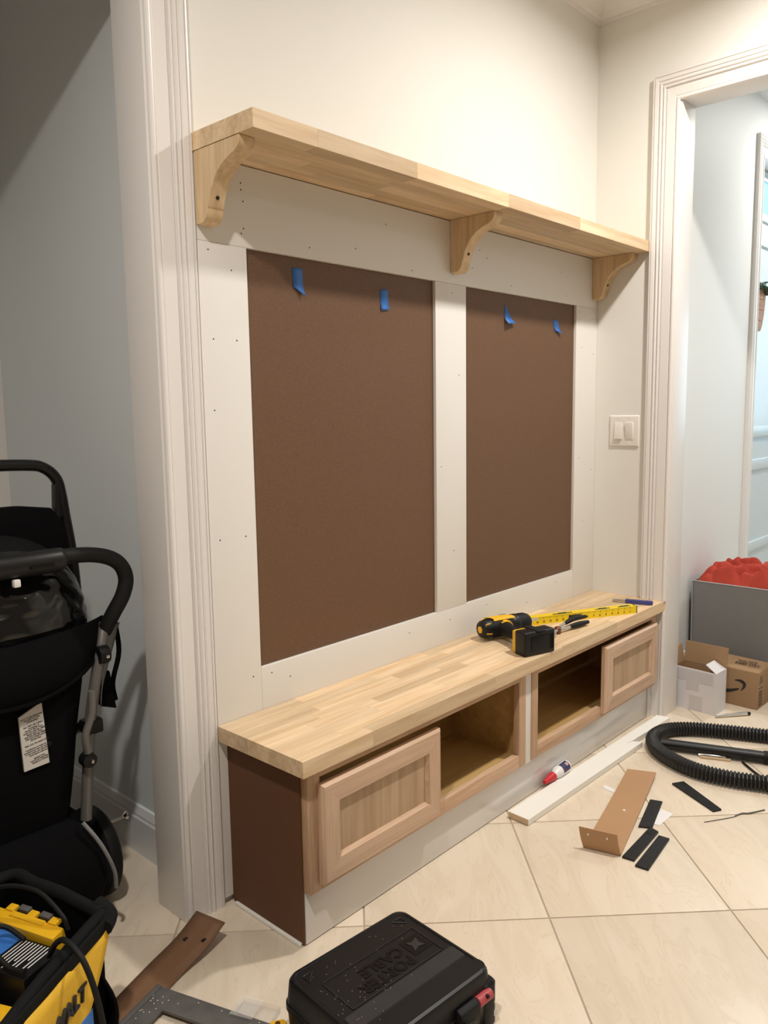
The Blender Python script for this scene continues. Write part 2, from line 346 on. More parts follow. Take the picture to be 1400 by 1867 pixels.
# right opening (on the right wall); the leg stands on the bench top
e2 = -0.3215
t5 = sroot('trim_5')
MB().loft([[(W - t, e2 + u, ZB + 0.0006) for u, t in CAS], [(W - t, e2 + u, ZC + u) for u, t in CAS]]).build('casing_leg', m_trim, t5)
MB().loft([[(W - t, e2 + u, ZC + u) for u, t in CAS], [(W - t, -1.2325 - u, ZC + u) for u, t in CAS]]).build('casing_head', m_trim, t5)
MB().loft([[(W - t, -1.2325 - u, 0) for u, t in CAS], [(W - t, -1.2325 - u, ZC + u) for u, t in CAS]]).build('casing_leg', m_trim, t5)
MB().loft([[(W - t, e2 + u, 0) for u, t in CAS if u < 0.055] + [(W, e2 + 0.053, 0)], [(W - t, e2 + u, ZB - T - 0.001) for u, t in CAS if u < 0.055] + [(W, e2 + 0.053, ZB - T - 0.001)]]).build('casing_foot', m_trim, t5)
box(W - 0.0005, W + 0.118, OPY, OPY + 0.0195, 0, ZDOOR).build('jamb', m_trim, t5, bevel=0.0015)
box(W - 0.0005, W + 0.118, -1.2495, -1.229, 0, ZDOOR).build('jamb', m_trim, t5, bevel=0.0015)
box(W - 0.0005, W + 0.118, -1.2495, OPY + 0.0195, ZDOOR, ZDOOR + 0.0195).build('jamb_head', m_trim, t5, bevel=0.0015)

# baseboards
bprof = [(0.0, 0.0), (0.0155, 0.0), (0.0155, 0.100), (0.0125, 0.106), (0.0125, 0.112), (0.009, 0.122), (0.006, 0.131), (0.0, 0.134)]
struct(MB().loft([[(-o, 0.116, z) for o, z in bprof], [(-o, 1.06, z) for o, z in bprof]]).build('baseboard_closet_right', m_base))
struct(MB().loft([[(-1.3, 1.06 - o, z) for o, z in bprof], [(-0.016, 1.06 - o, z) for o, z in bprof]]).build('baseboard_closet_back', m_base))
struct(MB().loft([[(W + 0.12, HY - o, z) for o, z in bprof], [(2.95, HY - o, z) for o, z in bprof]]).build('baseboard_hall_left', m_base))

# hall door, its casing and upper panel with a sky reflection painted as glow
t6 = sroot('trim_6')
c0 = 3.052
MB().loft([[(c0 - u*0.95, HY - t, 0) for u, t in CAS], [(c0 - u*0.95, HY - t, 2.345 + u*0.95) for u, t in CAS]]).build('casing_leg', m_trim, t6)
MB().loft([[(c0 - u*0.95, HY - t, 2.345 + u*0.95) for u, t in CAS], [(3.87 + u*0.95, HY - t, 2.345 + u*0.95) for u, t in CAS]]).build('casing_head', m_trim, t6)
MB().loft([[(3.87 + u*0.95, HY - t, 0) for u, t in CAS], [(3.87 + u*0.95, HY - t, 2.345 + u*0.95) for u, t in CAS]]).build('casing_leg', m_trim, t6)
box(3.05, 3.062, HY, HY + 0.11, 0, 2.35).build('jamb', m_trim, t6)
box(3.86, 3.88, HY, HY + 0.11, 0, 2.35).build('jamb', m_trim, t6)
box(3.062, 3.86, HY, HY + 0.11, 2.345, 2.36).build('jamb_head', m_trim, t6)
dr = sroot('door_1', (3.066, HY + 0.05, 0.008))
DW = 0.79; yf, yb_ = 0.0, 0.035
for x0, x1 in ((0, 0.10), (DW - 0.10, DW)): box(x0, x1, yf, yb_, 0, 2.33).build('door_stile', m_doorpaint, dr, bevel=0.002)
rails = [(0.0, 0.20), (0.42, 0.47), (0.85, 0.905), (1.02, 1.075), (1.975, 2.03), (2.095, 2.13), (2.285, 2.33)]
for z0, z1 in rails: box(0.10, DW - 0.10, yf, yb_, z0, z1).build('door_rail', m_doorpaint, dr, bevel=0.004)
for (a0, a1) in zip(rails[:-1], rails[1:]):
    glow_panel = a0[0] > 2.0  # upper panel glows in place of blue sky reflected in the glossy door
    box(0.10, DW - 0.10, yf + 0.010, yb_ - 0.008, a0[1], a1[0]).build('door_pane' if glow_panel else 'door_panel', m_blue_glow if glow_panel else m_doorpaint, dr)

# wooden wall planter hanging on the hall door
pl = thing('wall_planter', 'round-bottomed wooden plank planter with dark green leaves hanging on the hall door', 'planter', (3.156, HY + 0.048, 1.555))
def planter_half(z): return 0.086 * math.sqrt(max(0, 1 - ((0.215 - z) / 0.222) ** 2)) if z < 0.215 else 0.086
zs = [0.0, 0.052, 0.104, 0.156, 0.208]
for i in range(4):
    z0, z1 = zs[i] + 0.001, zs[i+1] - 0.001
    zz = [z0 + (z1 - z0) * k / 5 for k in range(6)]
    pts = [(-planter_half(z), z) for z in zz] + [(planter_half(z), z) for z in reversed(zz)]
    MB().prism(pts, 1, -0.030, 0.0).build('plank', m_plaque, pl)
for k in range(14):
    a = -1.3 + 2.6 * k / 13 + random.uniform(-.1, .1); L = random.uniform(0.05, 0.085)
    bx, bz = math.sin(a) * 0.045, 0.20
    d0 = Vector((math.sin(a) * 0.8, -0.35 + random.uniform(-.2, .2), 0.75 - abs(a) * 0.35)).normalized()
    sd = d0.cross(Vector((0, 1, 0.3))).normalized()
    base = Vector((bx, -0.015, bz))
    rows = []
    for s_, wd in ((0, 0.004), (0.3, 0.016), (0.6, 0.024), (0.85, 0.014), (1.0, 0.001)):
        c_ = base + d0 * L * s_ + Vector((0, -0.01, -0.035)) * s_ * s_
        rows.append([c_ - sd * wd, c_ + Vector((0, -0.004, -0.004)), c_ + sd * wd])
    MB().loft(rows, closed=False, caps=False).build('leaf', m_grn, pl, smooth=True, solid=0.0012)

# unseen window added in the hall's end wall as a source for the daylight lamp
wn = sroot('added_window_1', (5.199, -1.1, 0.85))
for q in ((-0.025, 0, -0.52, -0.46, 0, 1.3), (-0.025, 0, 0.46, 0.52, 0, 1.3), (-0.025, 0, -0.46, 0.46, 0, 0.06), (-0.025, 0, -0.46, 0.46, 1.24, 1.3), (-0.020, 0, -0.46, 0.46, 0.63, 0.67)):
    box(*q).build('added_window_frame', m_trim, wn)
for z0, z1 in ((0.06, 0.63), (0.67, 1.24)): box(-0.008, -0.002, -0.46, 0.46, z0, z1).build('added_window_glow', m_blue_glow, wn)

# recessed ceiling lights (the fixtures of the lamps above)
where = ['above the wide left opening', 'above the bench side of the right doorway', 'at the rear of the room on the left', 'at the rear of the room on the right', 'in the ceiling of the hall']
for (lx, ly, w, c), wh in zip(DOWNLIGHTS, where):
    t = thing('recessed_ceiling_light', 'round white recessed ceiling light ' + wh, 'ceiling light', (lx, ly, CEIL), 0, 'recessed ceiling lights')
    MB().lathe([(0.058, -0.001), (0.058, -0.006), (0.085, -0.003), (0.088, 0.0), (0.058, 0.0)], 32).build('trim_ring', m_trim, t, smooth=True)
    MB().lathe([(0.0, -0.003), (0.057, -0.003), (0.057, -0.0005), (0.0, -0.0005)], 32).build('lens', m_lamp, t)

# ------------------------------------------------------------------ wall panelling
BF = -0.0145                      # face of the white boards
wp = thing('wall_panelling', 'white board frame with two bare brown hardboard panels behind the bench', 'wall panelling')
box(0.003, W - 0.001, BF, 0, 1.573, ZS - T - 0.0025).build('top_rail', m_board, wp, bevel=0.0006)
box(0.1375, 1.6765, BF, 0, ZB - 0.06, 0.566).build('bottom_rail', m_board, wp, bevel=0.0006)
box(0.003, 0.1368, BF, 0, 0.018, 1.5725).build('stile', m_board, wp, bevel=0.0006)
box(0.8355, 0.987, BF, 0, 0.5665, 1.5725).build('stile', m_board, wp, bevel=0.0006)
box(1.677, W - 0.001, BF, 0, ZB - 0.06, 1.5725).build('stile', m_board, wp, bevel=0.0006)
box(0.137, 0.8355, -0.004, 0, 0.5665, 1.573).build('back_panel', m_hardboard, wp)
box(0.987, 1.677, -0.004, 0, 0.5665, 1.573).build('back_panel', m_hardboard, wp)
nails = MB()
for x, z in [(0.127, 1.715), (0.127, 1.700), (0.132, 1.675), (0.131, 1.615), (0.124, 1.603), (0.03, 1.555), (0.092, 1.517), (0.03, 1.20), (0.03, 0.90), (0.105, 0.90), (0.112, 0.55), (0.035, 1.36), (0.10, 1.36),
             (0.335, 1.60), (0.62, 1.70), (0.50, 1.62), (0.73, 1.59), (1.06, 1.69), (1.10, 1.67), (1.02, 1.63), (1.24, 1.60), (1.56, 1.68), (1.60, 1.60), (0.92, 1.60), (0.917, 1.545), (0.95, 1.30), (0.86, 1.02), (0.92, 0.75),
             (1.70, 1.55), (1.80, 1.53), (1.72, 1.42), (1.81, 1.40), (1.71, 1.0), (1.81, 0.95), (1.75, 0.75), (0.17, 0.545), (0.23, 0.52), (0.70, 0.53), (0.90, 0.53), (1.10, 0.54), (1.35, 0.50), (1.55, 0.54)]:
    nails.lathe([(0.0, -0.0002), (0.0019, -0.0002), (0.0019, 0.003)], 8, (x, BF, z), (0, 1, 0))
no = nails.build('nail_holes', m_dark, wp); no['kind'] = 'stuff'

def tape(name, label, pts, z_curl):
    """strip of tape on the hardboard; pts outline in (x, z), bottom corners curl off"""
    zt = max(p[1] for p in pts); zb = min(p[1] for p in pts)
    def y(p): return -0.0046 - z_curl * max(0, (zt - p[1]) / (zt - zb) - 0.55) ** 2
    a, b, c, d = pts; n = 8; rows = []
    for i in range(n + 1):
        t = i / n
        l = (a[0] + (d[0]-a[0])*t, a[1] + (d[1]-a[1])*t); r = (b[0] + (c[0]-b[0])*t, b[1] + (c[1]-b[1])*t)
        m = ((l[0]+r[0])/2, (l[1]+r[1])/2)
        rows.append([(l[0], y(l), l[1]), (m[0], y(m), m[1]), (r[0], y(r), r[1])])
    o = MB().loft(rows, closed=False, caps=False).build(name, m_tape, None, smooth=True, solid=0.0005)
    return tag(o, label, 'tape', 'blue tape pieces on the hardboard')
tape('painters_tape', 'blue tape piece nearest the left stile, the leftmost of the four', [(0.283, 1.547), (0.317, 1.549), (0.3195, 1.481), (0.287, 1.500)], 0.05)
tape('painters_tape', 'blue tape piece on the left hardboard panel, nearer the middle stile', [(0.603, 1.525), (0.636, 1.529), (0.638, 1.474), (0.606, 1.469)], 0.02)
tape('painters_tape', 'blue tape triangle with a curled foot, left one on the right hardboard panel', [(1.214, 1.536), (1.222, 1.533), (1.268, 1.480), (1.214, 1.474)], 0.09)
tape('painters_tape', 'small blue tape piece nearest the right stile, the rightmost of the four', [(1.524, 1.509), (1.560, 1.511), (1.577, 1.462), (1.538, 1.472)], 0.06)

# ------------------------------------------------------------------ butcher block shelf and bench top, made of staves
def block(name, label, cat, x0, x1, y0, y1, z0, z1, rows, seed):
    rnd = random.Random(seed); t = thing(name, label, cat, (x0, y0, z0))
    dy = (y1 - y0) / rows
    for r in range(rows):
        x = 0.0; L = x1 - x0; first = True
        while x < L - 1e-6:
            seg = rnd.uniform(0.22, 0.52); seg = seg * rnd.uniform(0.25, 0.9) if first else seg; first = False
            if L - (x + seg) < 0.16: seg = L - x
            h = MB().box(-seg/2, seg/2, -dy/2, dy/2, -(z1-z0)/2, (z1-z0)/2)
            h.build('stave', m_block, t, bevel=0.00035, seg=1, loc=(x + seg/2, dy*(r+0.5), (z1-z0)/2))
            x += seg
    return t
block('upper_shelf', 'long pale butcher-block shelf on three wooden brackets above the panelling', 'shelf', 0.0, W - 0.002, -0.2238, -0.0005, ZS - T, ZS, 5, 3)
block('worktop', 'long pale butcher-block worktop lying on the two bench cabinets', 'worktop', 0.0, W - 0.0005, -0.317, BF - 0.0006, ZB - T, ZB, 8, 11)

# shelf brackets
bpf = [(0.0, 0.0), (0.160, 0.0), (0.160, 0.008), (0.158, 0.016), (0.152, 0.024), (0.142, 0.030), (0.128, 0.034), (0.112, 0.040), (0.096, 0.048), (0.081, 0.059), (0.068, 0.073), (0.058, 0.089), (0.051, 0.105), (0.047, 0.120),
       (0.045, 0.1225), (0.043, 0.124), (0.0425, 0.131), (0.0395, 0.140), (0.034, 0.147), (0.026, 0.1525), (0.014, 0.1535), (0.0, 0.1535)]
for x, lab in ((0.0015, 'curved pale wood shelf bracket against the left door casing'), (0.908, 'curved pale wood shelf bracket above the middle stile'), (W - 0.0435, 'curved pale wood shelf bracket against the right wall')):
    t = thing('shelf_bracket', lab, 'bracket', (x, BF - 0.0005, ZS - T - 0.0006), 0, 'wooden brackets under the upper shelf')
    MB().prism([(-d, -h) for d, h in bpf], 0, 0, 0.042).build('body', m_bracket, t, bevel=0.0008, seg=1)
    nrm = Vector((0, -0.88, -0.42)).normalized()
    MB().lathe([(0.0, 0.0012), (0.0042, 0.0012), (0.0042, -0.006), (0.0, -0.006)], 14, (0.021, -0.0525, -0.1025), nrm).build('screw_hole', m_dark, t)

# ------------------------------------------------------------------ bench base: cabinets, kick board, fillers, end panel
ZK, ZT = 0.130, ZB - T - 0.001
FY = -0.295                       # face-frame front
def cabinet(name, label, x0, x1, door_left):
    t = thing(name, label, 'cabinet', (x0, 0, ZK))
    w = x1 - x0; h = ZT - ZK; f = FY; fb = f + 0.019; yb = BF - 0.002
    box(0.0, 0.012, fb, yb, 0.0, h).build('side_panel', m_ply, t)
    box(w - 0.012, w, fb, yb, 0.0, h).build('side_panel', m_ply, t)
    box(0.012, w - 0.012, fb, yb, 0.012, 0.024).build('bottom_panel', m_ply, t)
    box(0.012, w - 0.012, fb, yb, h - 0.012, h).build('top_panel', m_ply, t)
    box(0.012, w - 0.012, yb - 0.006, yb, 0.024, h - 0.012).build('rear_panel', m_ply, t)
    s = 0.036
    box(0, s, f, fb, 0, h).build('frame_stile', m_oak_v, t, bevel=0.0006)
    box(w - s, w, f, fb, 0, h).build('frame_stile', m_oak_v, t, bevel=0.0006)
    box(s, w - s, f, fb, 0, 0.038).build('frame_rail', m_oak_h, t, bevel=0.0006)
    box(s, w - s, f, fb, h - 0.024, h).build('frame_rail', m_oak_h, t, bevel=0.0006)
    # door: frame of two stiles and two rails round a flat veneer panel
    dw, dh = 0.418, 0.236; dx = 0.028 if door_left else w - 0.020 - dw; dz = 0.016; th = 0.0185
    d = bpy.data.objects.new('door', None); COL.objects.link(d); d.parent = t; d.location = (dx, f - 0.0006, dz); d.empty_display_size = 0.03
    fw = 0.050
    def dpart(nm, pts, mat):
        # frame piece with an outer chamfer: front outline is inset where the piece meets the door edge
        def inset(p): return (min(max(p[0], 0.006), dw - 0.006), min(max(p[1], 0.006), dh - 0.006))
        r0 = [(p[0], 0, p[1]) for p in pts]; r1 = [(p[0], -th + 0.006, p[1]) for p in pts]; r2 = [(inset(p)[0], -th, inset(p)[1]) for p in pts]
        MB().loft([r0, r1, r2]).build(nm, mat, d, smooth=False)
    dpart('door_stile', [(0, 0), (fw, fw), (fw, dh - fw), (0, dh)], m_doorv)
    dpart('door_stile', [(dw, 0), (dw, dh), (dw - fw, dh - fw), (dw - fw, fw)], m_doorv)
    dpart('door_rail', [(0, 0), (dw, 0), (dw - fw, fw), (fw, fw)], m_doorh)
    dpart('door_rail', [(0, dh), (fw, dh - fw), (dw - fw, dh - fw), (dw, dh)], m_doorh)
    # inner sticking bead and the veneer panel
    q = 0.007
    for a in ([(fw, fw), (dw-fw, fw), (dw-fw-q, fw+q), (fw+q, fw+q)], [(fw, dh-fw), (fw+q, dh-fw-q), (dw-fw-q, dh-fw-q), (dw-fw, dh-fw)],
              [(fw, fw), (fw+q, fw+q), (fw+q, dh-fw-q), (fw, dh-fw)], [(dw-fw, fw), (dw-fw, dh-fw), (dw-fw-q, dh-fw-q), (dw-fw-q, fw+q)]):
        r0 = [(p[0], -0.004, p[1]) for p in a]
        r1 = [(p[0], (-th + 0.002) if (abs(p[0]-fw) < 1e-6 or abs(p[0]-dw+fw) < 1e-6 or abs(p[1]-fw) < 1e-6 or abs(p[1]-dh+fw) < 1e-6) and not (fw + 1e-6 < p[0] < dw - fw - 1e-6 and fw + 1e-6 < p[1] < dh - fw - 1e-6) else -0.0095, p[1]) for p in a]
        MB().loft([r0, r1]).build('bead', m_doorh, d)
    box(fw, dw - fw, -0.0085, -0.003, fw, dh - fw).build('door_panel', m_oakpanel, d)
    return t
m_doorh = wood('pink_oak_horizontal', (0.53, 0.345, 0.225), (0.68, 0.475, 0.335), 0, 0.45, 80, 0.03)
m_doorv = wood('pink_oak_vertical', (0.53, 0.345, 0.225), (0.68, 0.475, 0.335), 2, 0.45, 80, 0.03)
XC0, XC1, XC2, XC3 = 0.030, 0.904, 0.936, 1.816
cabinet('bench_cabinet', 'unfinished oak bench cabinet at the brown end panel with its right half open', XC0, XC1, True)
cabinet('bench_cabinet', 'unfinished oak bench cabinet beside the right doorway with its left half open', XC2, XC3, False)
tag(box(XC1 + 0.0005, XC2 - 0.0005, FY + 0.002, FY + 0.020, ZK - 0.004, ZT).build('filler_strip', m_board, bevel=0.0008), 'narrow white upright filler strip between the two oak cabinets', 'filler strip')
tag(box(0.032, 1.795, -0.275, -0.262, 0.003, ZK - 0.0005).build('kick_board', m_kick, bevel=0.0008), 'long glossy white kick board under the two oak cabinets', 'kick board')
tag(box(1.797, W - 0.0135, -0.279, -0.262, 0.001, ZK - 0.0005).build('kick_filler', m_board, bevel=0.0008), 'short white upright board at the right end of the kick board', 'filler strip')
ep = thing('hardboard_cladding', 'dark brown hardboard panel covering the left end of the bench', 'end panel')
box(0.0252, 0.0292, -0.2745, BF - 0.001, 0.006, ZT).build('panel', m_hardboard_d, ep)
box(0.017, 0.0252, -0.268, BF - 0.016, 0.0005, 0.008).build('bottom_strip', m_primed, ep, bevel=0.001)
# ------------------------------------------------------------------ light switch
sw = thing('light_switch', 'white double rocker light switch plate on the right wall', 'light switch', (W, -0.138, 1.102))
MB().hexa([(0, -.061, -.0605), (0, .061, -.0605), (0, .061, .0605), (0, -.061, .0605)], [(-.006, -.057, -.0565), (-.006, .057, -.0565), (-.006, .057, .0565), (-.006, -.057, .0565)]).build('plate', m_switch, sw, bevel=0.0015)
for yy, s in ((0.0225, 1), (-0.0225, -1)):
    box(-0.0075, -0.005, yy - .0165, yy + .0165, -.0335, .0335).build('switch_frame', m_switch, sw, bevel=0.0006)
    MB().hexa([(-.007, yy - .0145, -.031), (-.007, yy + .0145, -.031), (-.007, yy + .0145, .031), (-.007, yy - .0145, .031)],
              [(-.0135 if s > 0 else -.008, yy - .0145, -.031), (-.0135 if s > 0 else -.008, yy + .0145, -.031), (-.008 if s > 0 else -.0135, yy + .0145, .031), (-.008 if s > 0 else -.0135, yy - .0145, .031)]).build('rocker', m_switch, sw, bevel=0.0008)
    for zz in (0.048, -0.048): MB().lathe([(0.0, 0.0008), (0.0028, 0.0008), (0.003, -0.001)], 12, (-.006, yy, zz), (-1, 0, 0)).build('screw', m_trim, sw)

# door stop on the closet baseboard
ds = thing('door_stop', 'small metal door stop rod screwed to the grey closet baseboard', 'door stop', (-0.0158, 0.410, 0.092))
MB().lathe([(0.0, 0), (0.013, 0), (0.012, 0.004), (0.006, 0.010), (0.0042, 0.014), (0.0042, 0.066), (0.0, 0.066)], 20, (0, 0, 0), (-1, 0, 0)).build('rod', m_chrome, ds, smooth=True)
MB().lathe([(0.0065, 0.062), (0.0075, 0.066), (0.0075, 0.076), (0.005, 0.079), (0.0, 0.079)], 20, (0, 0, 0), (-1, 0, 0)).build('rubber_tip', m_blk2, ds, smooth=True)

# ------------------------------------------------------------------ tools on the bench top
dl = thing('cordless_drill', 'yellow and black cordless drill lying on its side on the bench top', 'drill', (1.050, -0.112, ZB), -0.30)
hz = 0.037
MB().lathe([(0.0, -0.090), (0.020, -0.090), (0.026, -0.086), (0.031, -0.076), (0.0325, -0.064), (0.030, -0.052), (0.0, -0.052)], 28, (0, 0, hz), (1, 0, 0)).build('motor_cap', m_blk, dl, smooth=True)
MB().lathe([(0.0, -0.0915), (0.012, -0.0915), (0.012, -0.089)], 6, (0, 0, hz), (1, 0, 0)).build('cap_badge', m_yel, dl)
for k in range(6):
    a = k * PI / 3 + 0.3
    MB().tube([(-0.084, math.cos(a)*0.0285, hz + math.sin(a)*0.0285), (-0.066, math.cos(a)*0.0325, hz + math.sin(a)*0.0325)], 0.0016, 6).build('cap_vent', m_yel, dl)
MB().lathe([(0.0, -0.054), (0.030, -0.054), (0.033, -0.044), (0.033, 0.010), (0.031, 0.030), (0.029, 0.042), (0.0, 0.042)], 28, (0, 0, hz), (1, 0, 0)).build('motor_housing', m_blk2, dl, smooth=True)
def yshell(u, v):
    a = 0.15 + 2.1*v; r = 0.0345 - 0.003*(u > 0.9); return (-0.056 + 0.088*u + 0.008*math.sin(v*9), math.cos(a)*r, hz + math.sin(a)*r)
MB().grid(yshell, 12, 14).build('yellow_shell', m_yel, dl, smooth=True, solid=0.002)
MB().lathe([(0.0305, 0.030), (0.0325, 0.034), (0.0325, 0.052), (0.030, 0.058), (0.0, 0.058)], 28, (0, 0, hz), (1, 0, 0)).build('clutch_ring', m_blk, dl, smooth=True)
MB().lathe([(0.0, 0.058), (0.029, 0.058), (0.0315, 0.068), (0.0305, 0.088), (0.025, 0.103), (0.015, 0.112), (0.0, 0.112)], 28, (0, 0, hz), (1, 0, 0)).build('chuck', m_blk2, dl, smooth=True)
MB().lathe([(0.0, 0.108), (0.012, 0.112), (0.010, 0.120), (0.004, 0.122), (0.004, 0.150), (0.0, 0.150)], 16, (0, 0, hz), (1, 0, 0)).build('bit', m_chrome, dl, smooth=True)
def hring(y, cx, rx, rz): return [(cx + math.cos(2*PI*k/18)*rx, y, hz + math.sin(2*PI*k/18)*rz) for k in range(18)]
MB().loft([hring(-0.015, -0.012, 0.034, 0.026), hring(-0.045, -0.016, 0.026, 0.021), hring(-0.080, -0.024, 0.021, 0.0185), hring(-0.115, -0.030, 0.021, 0.0185), hring(-0.140, -0.034, 0.027, 0.022), hring(-0.152, -0.032, 0.038, 0.029)]).build('grip', m_blk2, dl, smooth=True)
MB().loft([hring(-0.028, 0.024, 0.010, 0.009), hring(-0.060, 0.016, 0.009, 0.008)]).build('trigger', m_blk, dl, smooth=True)
MB().loft([hring(-0.012, -0.006, 0.038, 0.0275), hring(-0.034, -0.012, 0.031, 0.0235)]).build('grip_collar', m_yel, dl, smooth=True)
box(-0.082, 0.030, -0.164, -0.148, 0.003, 0.071).build('battery_mount', m_yel, dl, bevel=0.005)
bt = box(-0.085, 0.033, -0.212, -0.163, 0.0, 0.074).build('battery', m_blk, dl, bevel=0.007, seg=3)
box(-0.062, 0.010, -0.2135, -0.211, 0.014, 0.060).build('battery_label', m_emboss, bt, bevel=0.0008)
for k in range(5): box(0.014 + k*0.003, 0.0155 + k*0.003, -0.2132, -0.211, 0.014, 0.060).build('rib', m_blk2, bt)
box(-0.040, -0.012, -0.218, -0.150, 0.0735, 0.0755).build('release_tab', m_blk2, bt, bevel=0.0008)
box(-0.002, 0.022, -0.006, 0.018, hz + 0.0315, hz + 0.0335).build('tape_patch', m_tape, dl, bevel=0.0004)

lv = thing('spirit_level', 'yellow spirit level with ruler marks lying diagonally across the bench top', 'level', (1.607, -0.3145, ZB), math.atan2(0.271, -0.513))
LL, LW, LH = 0.578, 0.034, 0.027
MB().prism([(0, 0), (-LW, 0), (-LW, LH), (-LW*0.62, LH), (-LW*0.60, LH*0.93), (-LW*0.22, LH*0.93), (-LW*0.20, LH), (0, LH)], 0, 0.004, LL - 0.004).build('beam', m_levely, lv)
for x0, x1 in ((0, 0.004), (LL - 0.004, LL)): box(x0, x1, -LW, 0, 0, LH).build('end_cap', m_blk, lv, bevel=0.001)
for xc, hw in ((0.045, 0.030), (0.135, 0.035), (0.30, 0.045), (0.53, 0.030)):
    vo = MB().prism([(xc - hw, -LW*0.80), (xc + hw*0.75, -LW*0.80), (xc + hw, -LW*0.22), (xc - hw*0.75, -LW*0.22)], 2, LH*0.90, LH*0.945).build('vial_slot', m_blk, lv)
    MB().tube([(xc - 0.015, -LW*0.5, LH*0.93), (xc + 0.015, -LW*0.5, LH*0.93)], 0.004, 10).build('vial', m_grn, vo, smooth=True)
tk = MB(); n = 0
for k in range(1, 22):
    x = 0.004 + k * 0.0254
    tk.box(x - 0.0006, x + 0.0006, 0.0001, 0.0004, LH - 0.009, LH - 0.001)
    for q in (1, 2, 3): tk.box(x + q*0.00635 - 0.0004, x + q*0.00635 + 0.0004, 0.0001, 0.0004, LH - 0.005, LH - 0.001)
tk = tk.build('ruler_marks', m_ink, lv); tk['kind'] = 'stuff'
for k in range(1, 22):
    text_mesh(str(k), 0.010, m_ink, 'ruler_number', lv, frame_mx((0.004 + k*0.0254 + 0.004, 0.0004, 0.006), (-1, 0, 0), (0, 0, 1)), align='LEFT', bold=0.0002)
box(0.235, 0.285, 0.0001, 0.0005, 0.005, 0.021).build('maker_mark', m_ink, lv)

pr = thing('end_nippers', 'steel nippers with two black grips lying beside the drill battery', 'pliers', (1.20, -0.232, ZB))
for nm_, p in (('grip', [(0.055, -0.010, 0.012), (0.10, -0.018, 0.013), (0.150, -0.026, 0.012)]), ('grip', [(0.060, 0.010, 0.020), (0.12, 0.012, 0.023), (0.188, 0.004, 0.018)])):
    q = bez(p, 6); MB().tube(q, [0.006 + 0.003*math.sin(PI*i/(len(q)-1)) for i in range(len(q))], 12).build(nm_, m_blk2, pr, smooth=True)
for p in ([(-0.055, 0.010, 0.010), (-0.015, 0.004, 0.011), (0.02, -0.006, 0.011), (0.062, -0.0112, 0.012)], [(-0.055, -0.008, 0.013), (-0.015, -0.002, 0.014), (0.02, 0.006, 0.017), (0.066, 0.013, 0.020)]):
    MB().tube(bez(p, 5), 0.0052, 8).build('arm', m_steel, pr, smooth=True)
MB().lathe([(0.0, 0.0), (0.011, 0.0), (0.011, 0.018), (0.008, 0.021), (0.0, 0.021)], 18, (-0.005, 0.001, 0.002)).build('pivot', m_redcopper, pr, smooth=True)
for s in (1, -1): MB().hexa([(-0.075, s*0.002, 0.001), (-0.052, s*0.002, 0.001), (-0.048, s*0.020, 0.001), (-0.070, s*0.016, 0.001)], [(-0.075, s*0.002, 0.018), (-0.052, s*0.002, 0.020), (-0.048, s*0.020, 0.020), (-0.070, s*0.016, 0.018)]).build('jaw', m_steel, pr, bevel=0.002)

kn = thing('utility_knife', 'blue-handled utility knife lying at the right end of the bench top', 'knife', (1.708, -0.168, ZB), math.atan2(-0.140, 0.044))
MB().prism([(0.0, -0.003), (0.010, -0.007), (0.060, -0.009), (0.060, 0.009), (0.004, 0.009)], 2, 0.001, 0.011).build('metal_nose', m_steel, kn, bevel=0.0015)
MB().prism([(0.048, -0.0105), (0.10, -0.012), (0.135, -0.012), (0.146, -0.007), (0.148, 0.004), (0.140, 0.011), (0.09, 0.0125), (0.048, 0.0115)], 2, 0.0, 0.015).build('handle', m_blue, kn, bevel=0.003)
box(0.060, 0.125, -0.004, 0.004, 0.0148, 0.0162).build('handle_rib', m_steel, kn, bevel=0.0006)

# ------------------------------------------------------------------ things on the floor along the kick board
wb = thing('white_board', 'long white primed board with a notched end lying along the kick board', 'board')
outline = [(0.806, -0.299), (1.797, -0.317), (1.805, -0.366), (1.510, -0.3515), (1.4805, -0.3475), (1.4805, -0.3495), (1.508, -0.3535), (1.527, -0.384), (0.803, -0.371)]
MB().prism(outline, 2, 0.001, 0.0195).build('plank', m_primed, wb, bevel=0.0009, seg=1)
MB().prism([(0.8045, -0.301), (0.8017, -0.3695), (0.8022, -0.3695), (0.805, -0.301)], 2, 0.002, 0.0185).build('sawn_end', m_rawend, wb)
gb = thing('glue_bottle', 'small white glue bottle with a red cap lying between kick board and white board', 'glue bottle', (1.155, -0.2950, 0.0375), 0)
MB().lathe([(0.0, 0.0), (0.015, 0.0), (0.0185, 0.004), (0.0185, 0.062), (0.016, 0.072), (0.011, 0.079), (0.011, 0.088), (0.0, 0.088)], 24, (0, 0, 0), (-1, 0, -0.06)).build('bottle', m_glue, gb, smooth=True)
MB().lathe([(0.0125, 0.0875), (0.0145, 0.088), (0.0145, 0.094), (0.0105, 0.118), (0.0065, 0.140), (0.0, 0.142)], 20, (0, 0, 0), (-1, 0, -0.06)).build('cap', m_red, gb, smooth=True)
def lab(u, v):
    a = -0.25 + u * 1.9; ang = a
    return (-0.010 - v*0.040, -math.sin(ang)*0.0188, math.cos(ang)*0.0188 - 0.0006 - v*0.0025)
MB().grid(lab, 10, 4).build('label', m_navy, gb, smooth=True)
def lab2(u, v):
    a = 0.25 + u * 0.6
    return (-0.014 - v*0.012, -math.sin(a)*0.0191, math.cos(a)*0.0191 - 0.0006 - v*0.001)
MB().grid(lab2, 5, 2).build('label_print', M_('pink_print', (0.55, 0.30, 0.30), 0.5), gb, smooth=True)
def lab3(u, v):
    a = 0.35 + u * 0.9
    return (-0.040 - v*0.008, -math.sin(a)*0.0191, math.cos(a)*0.0191 - 0.003 - v*0.001)
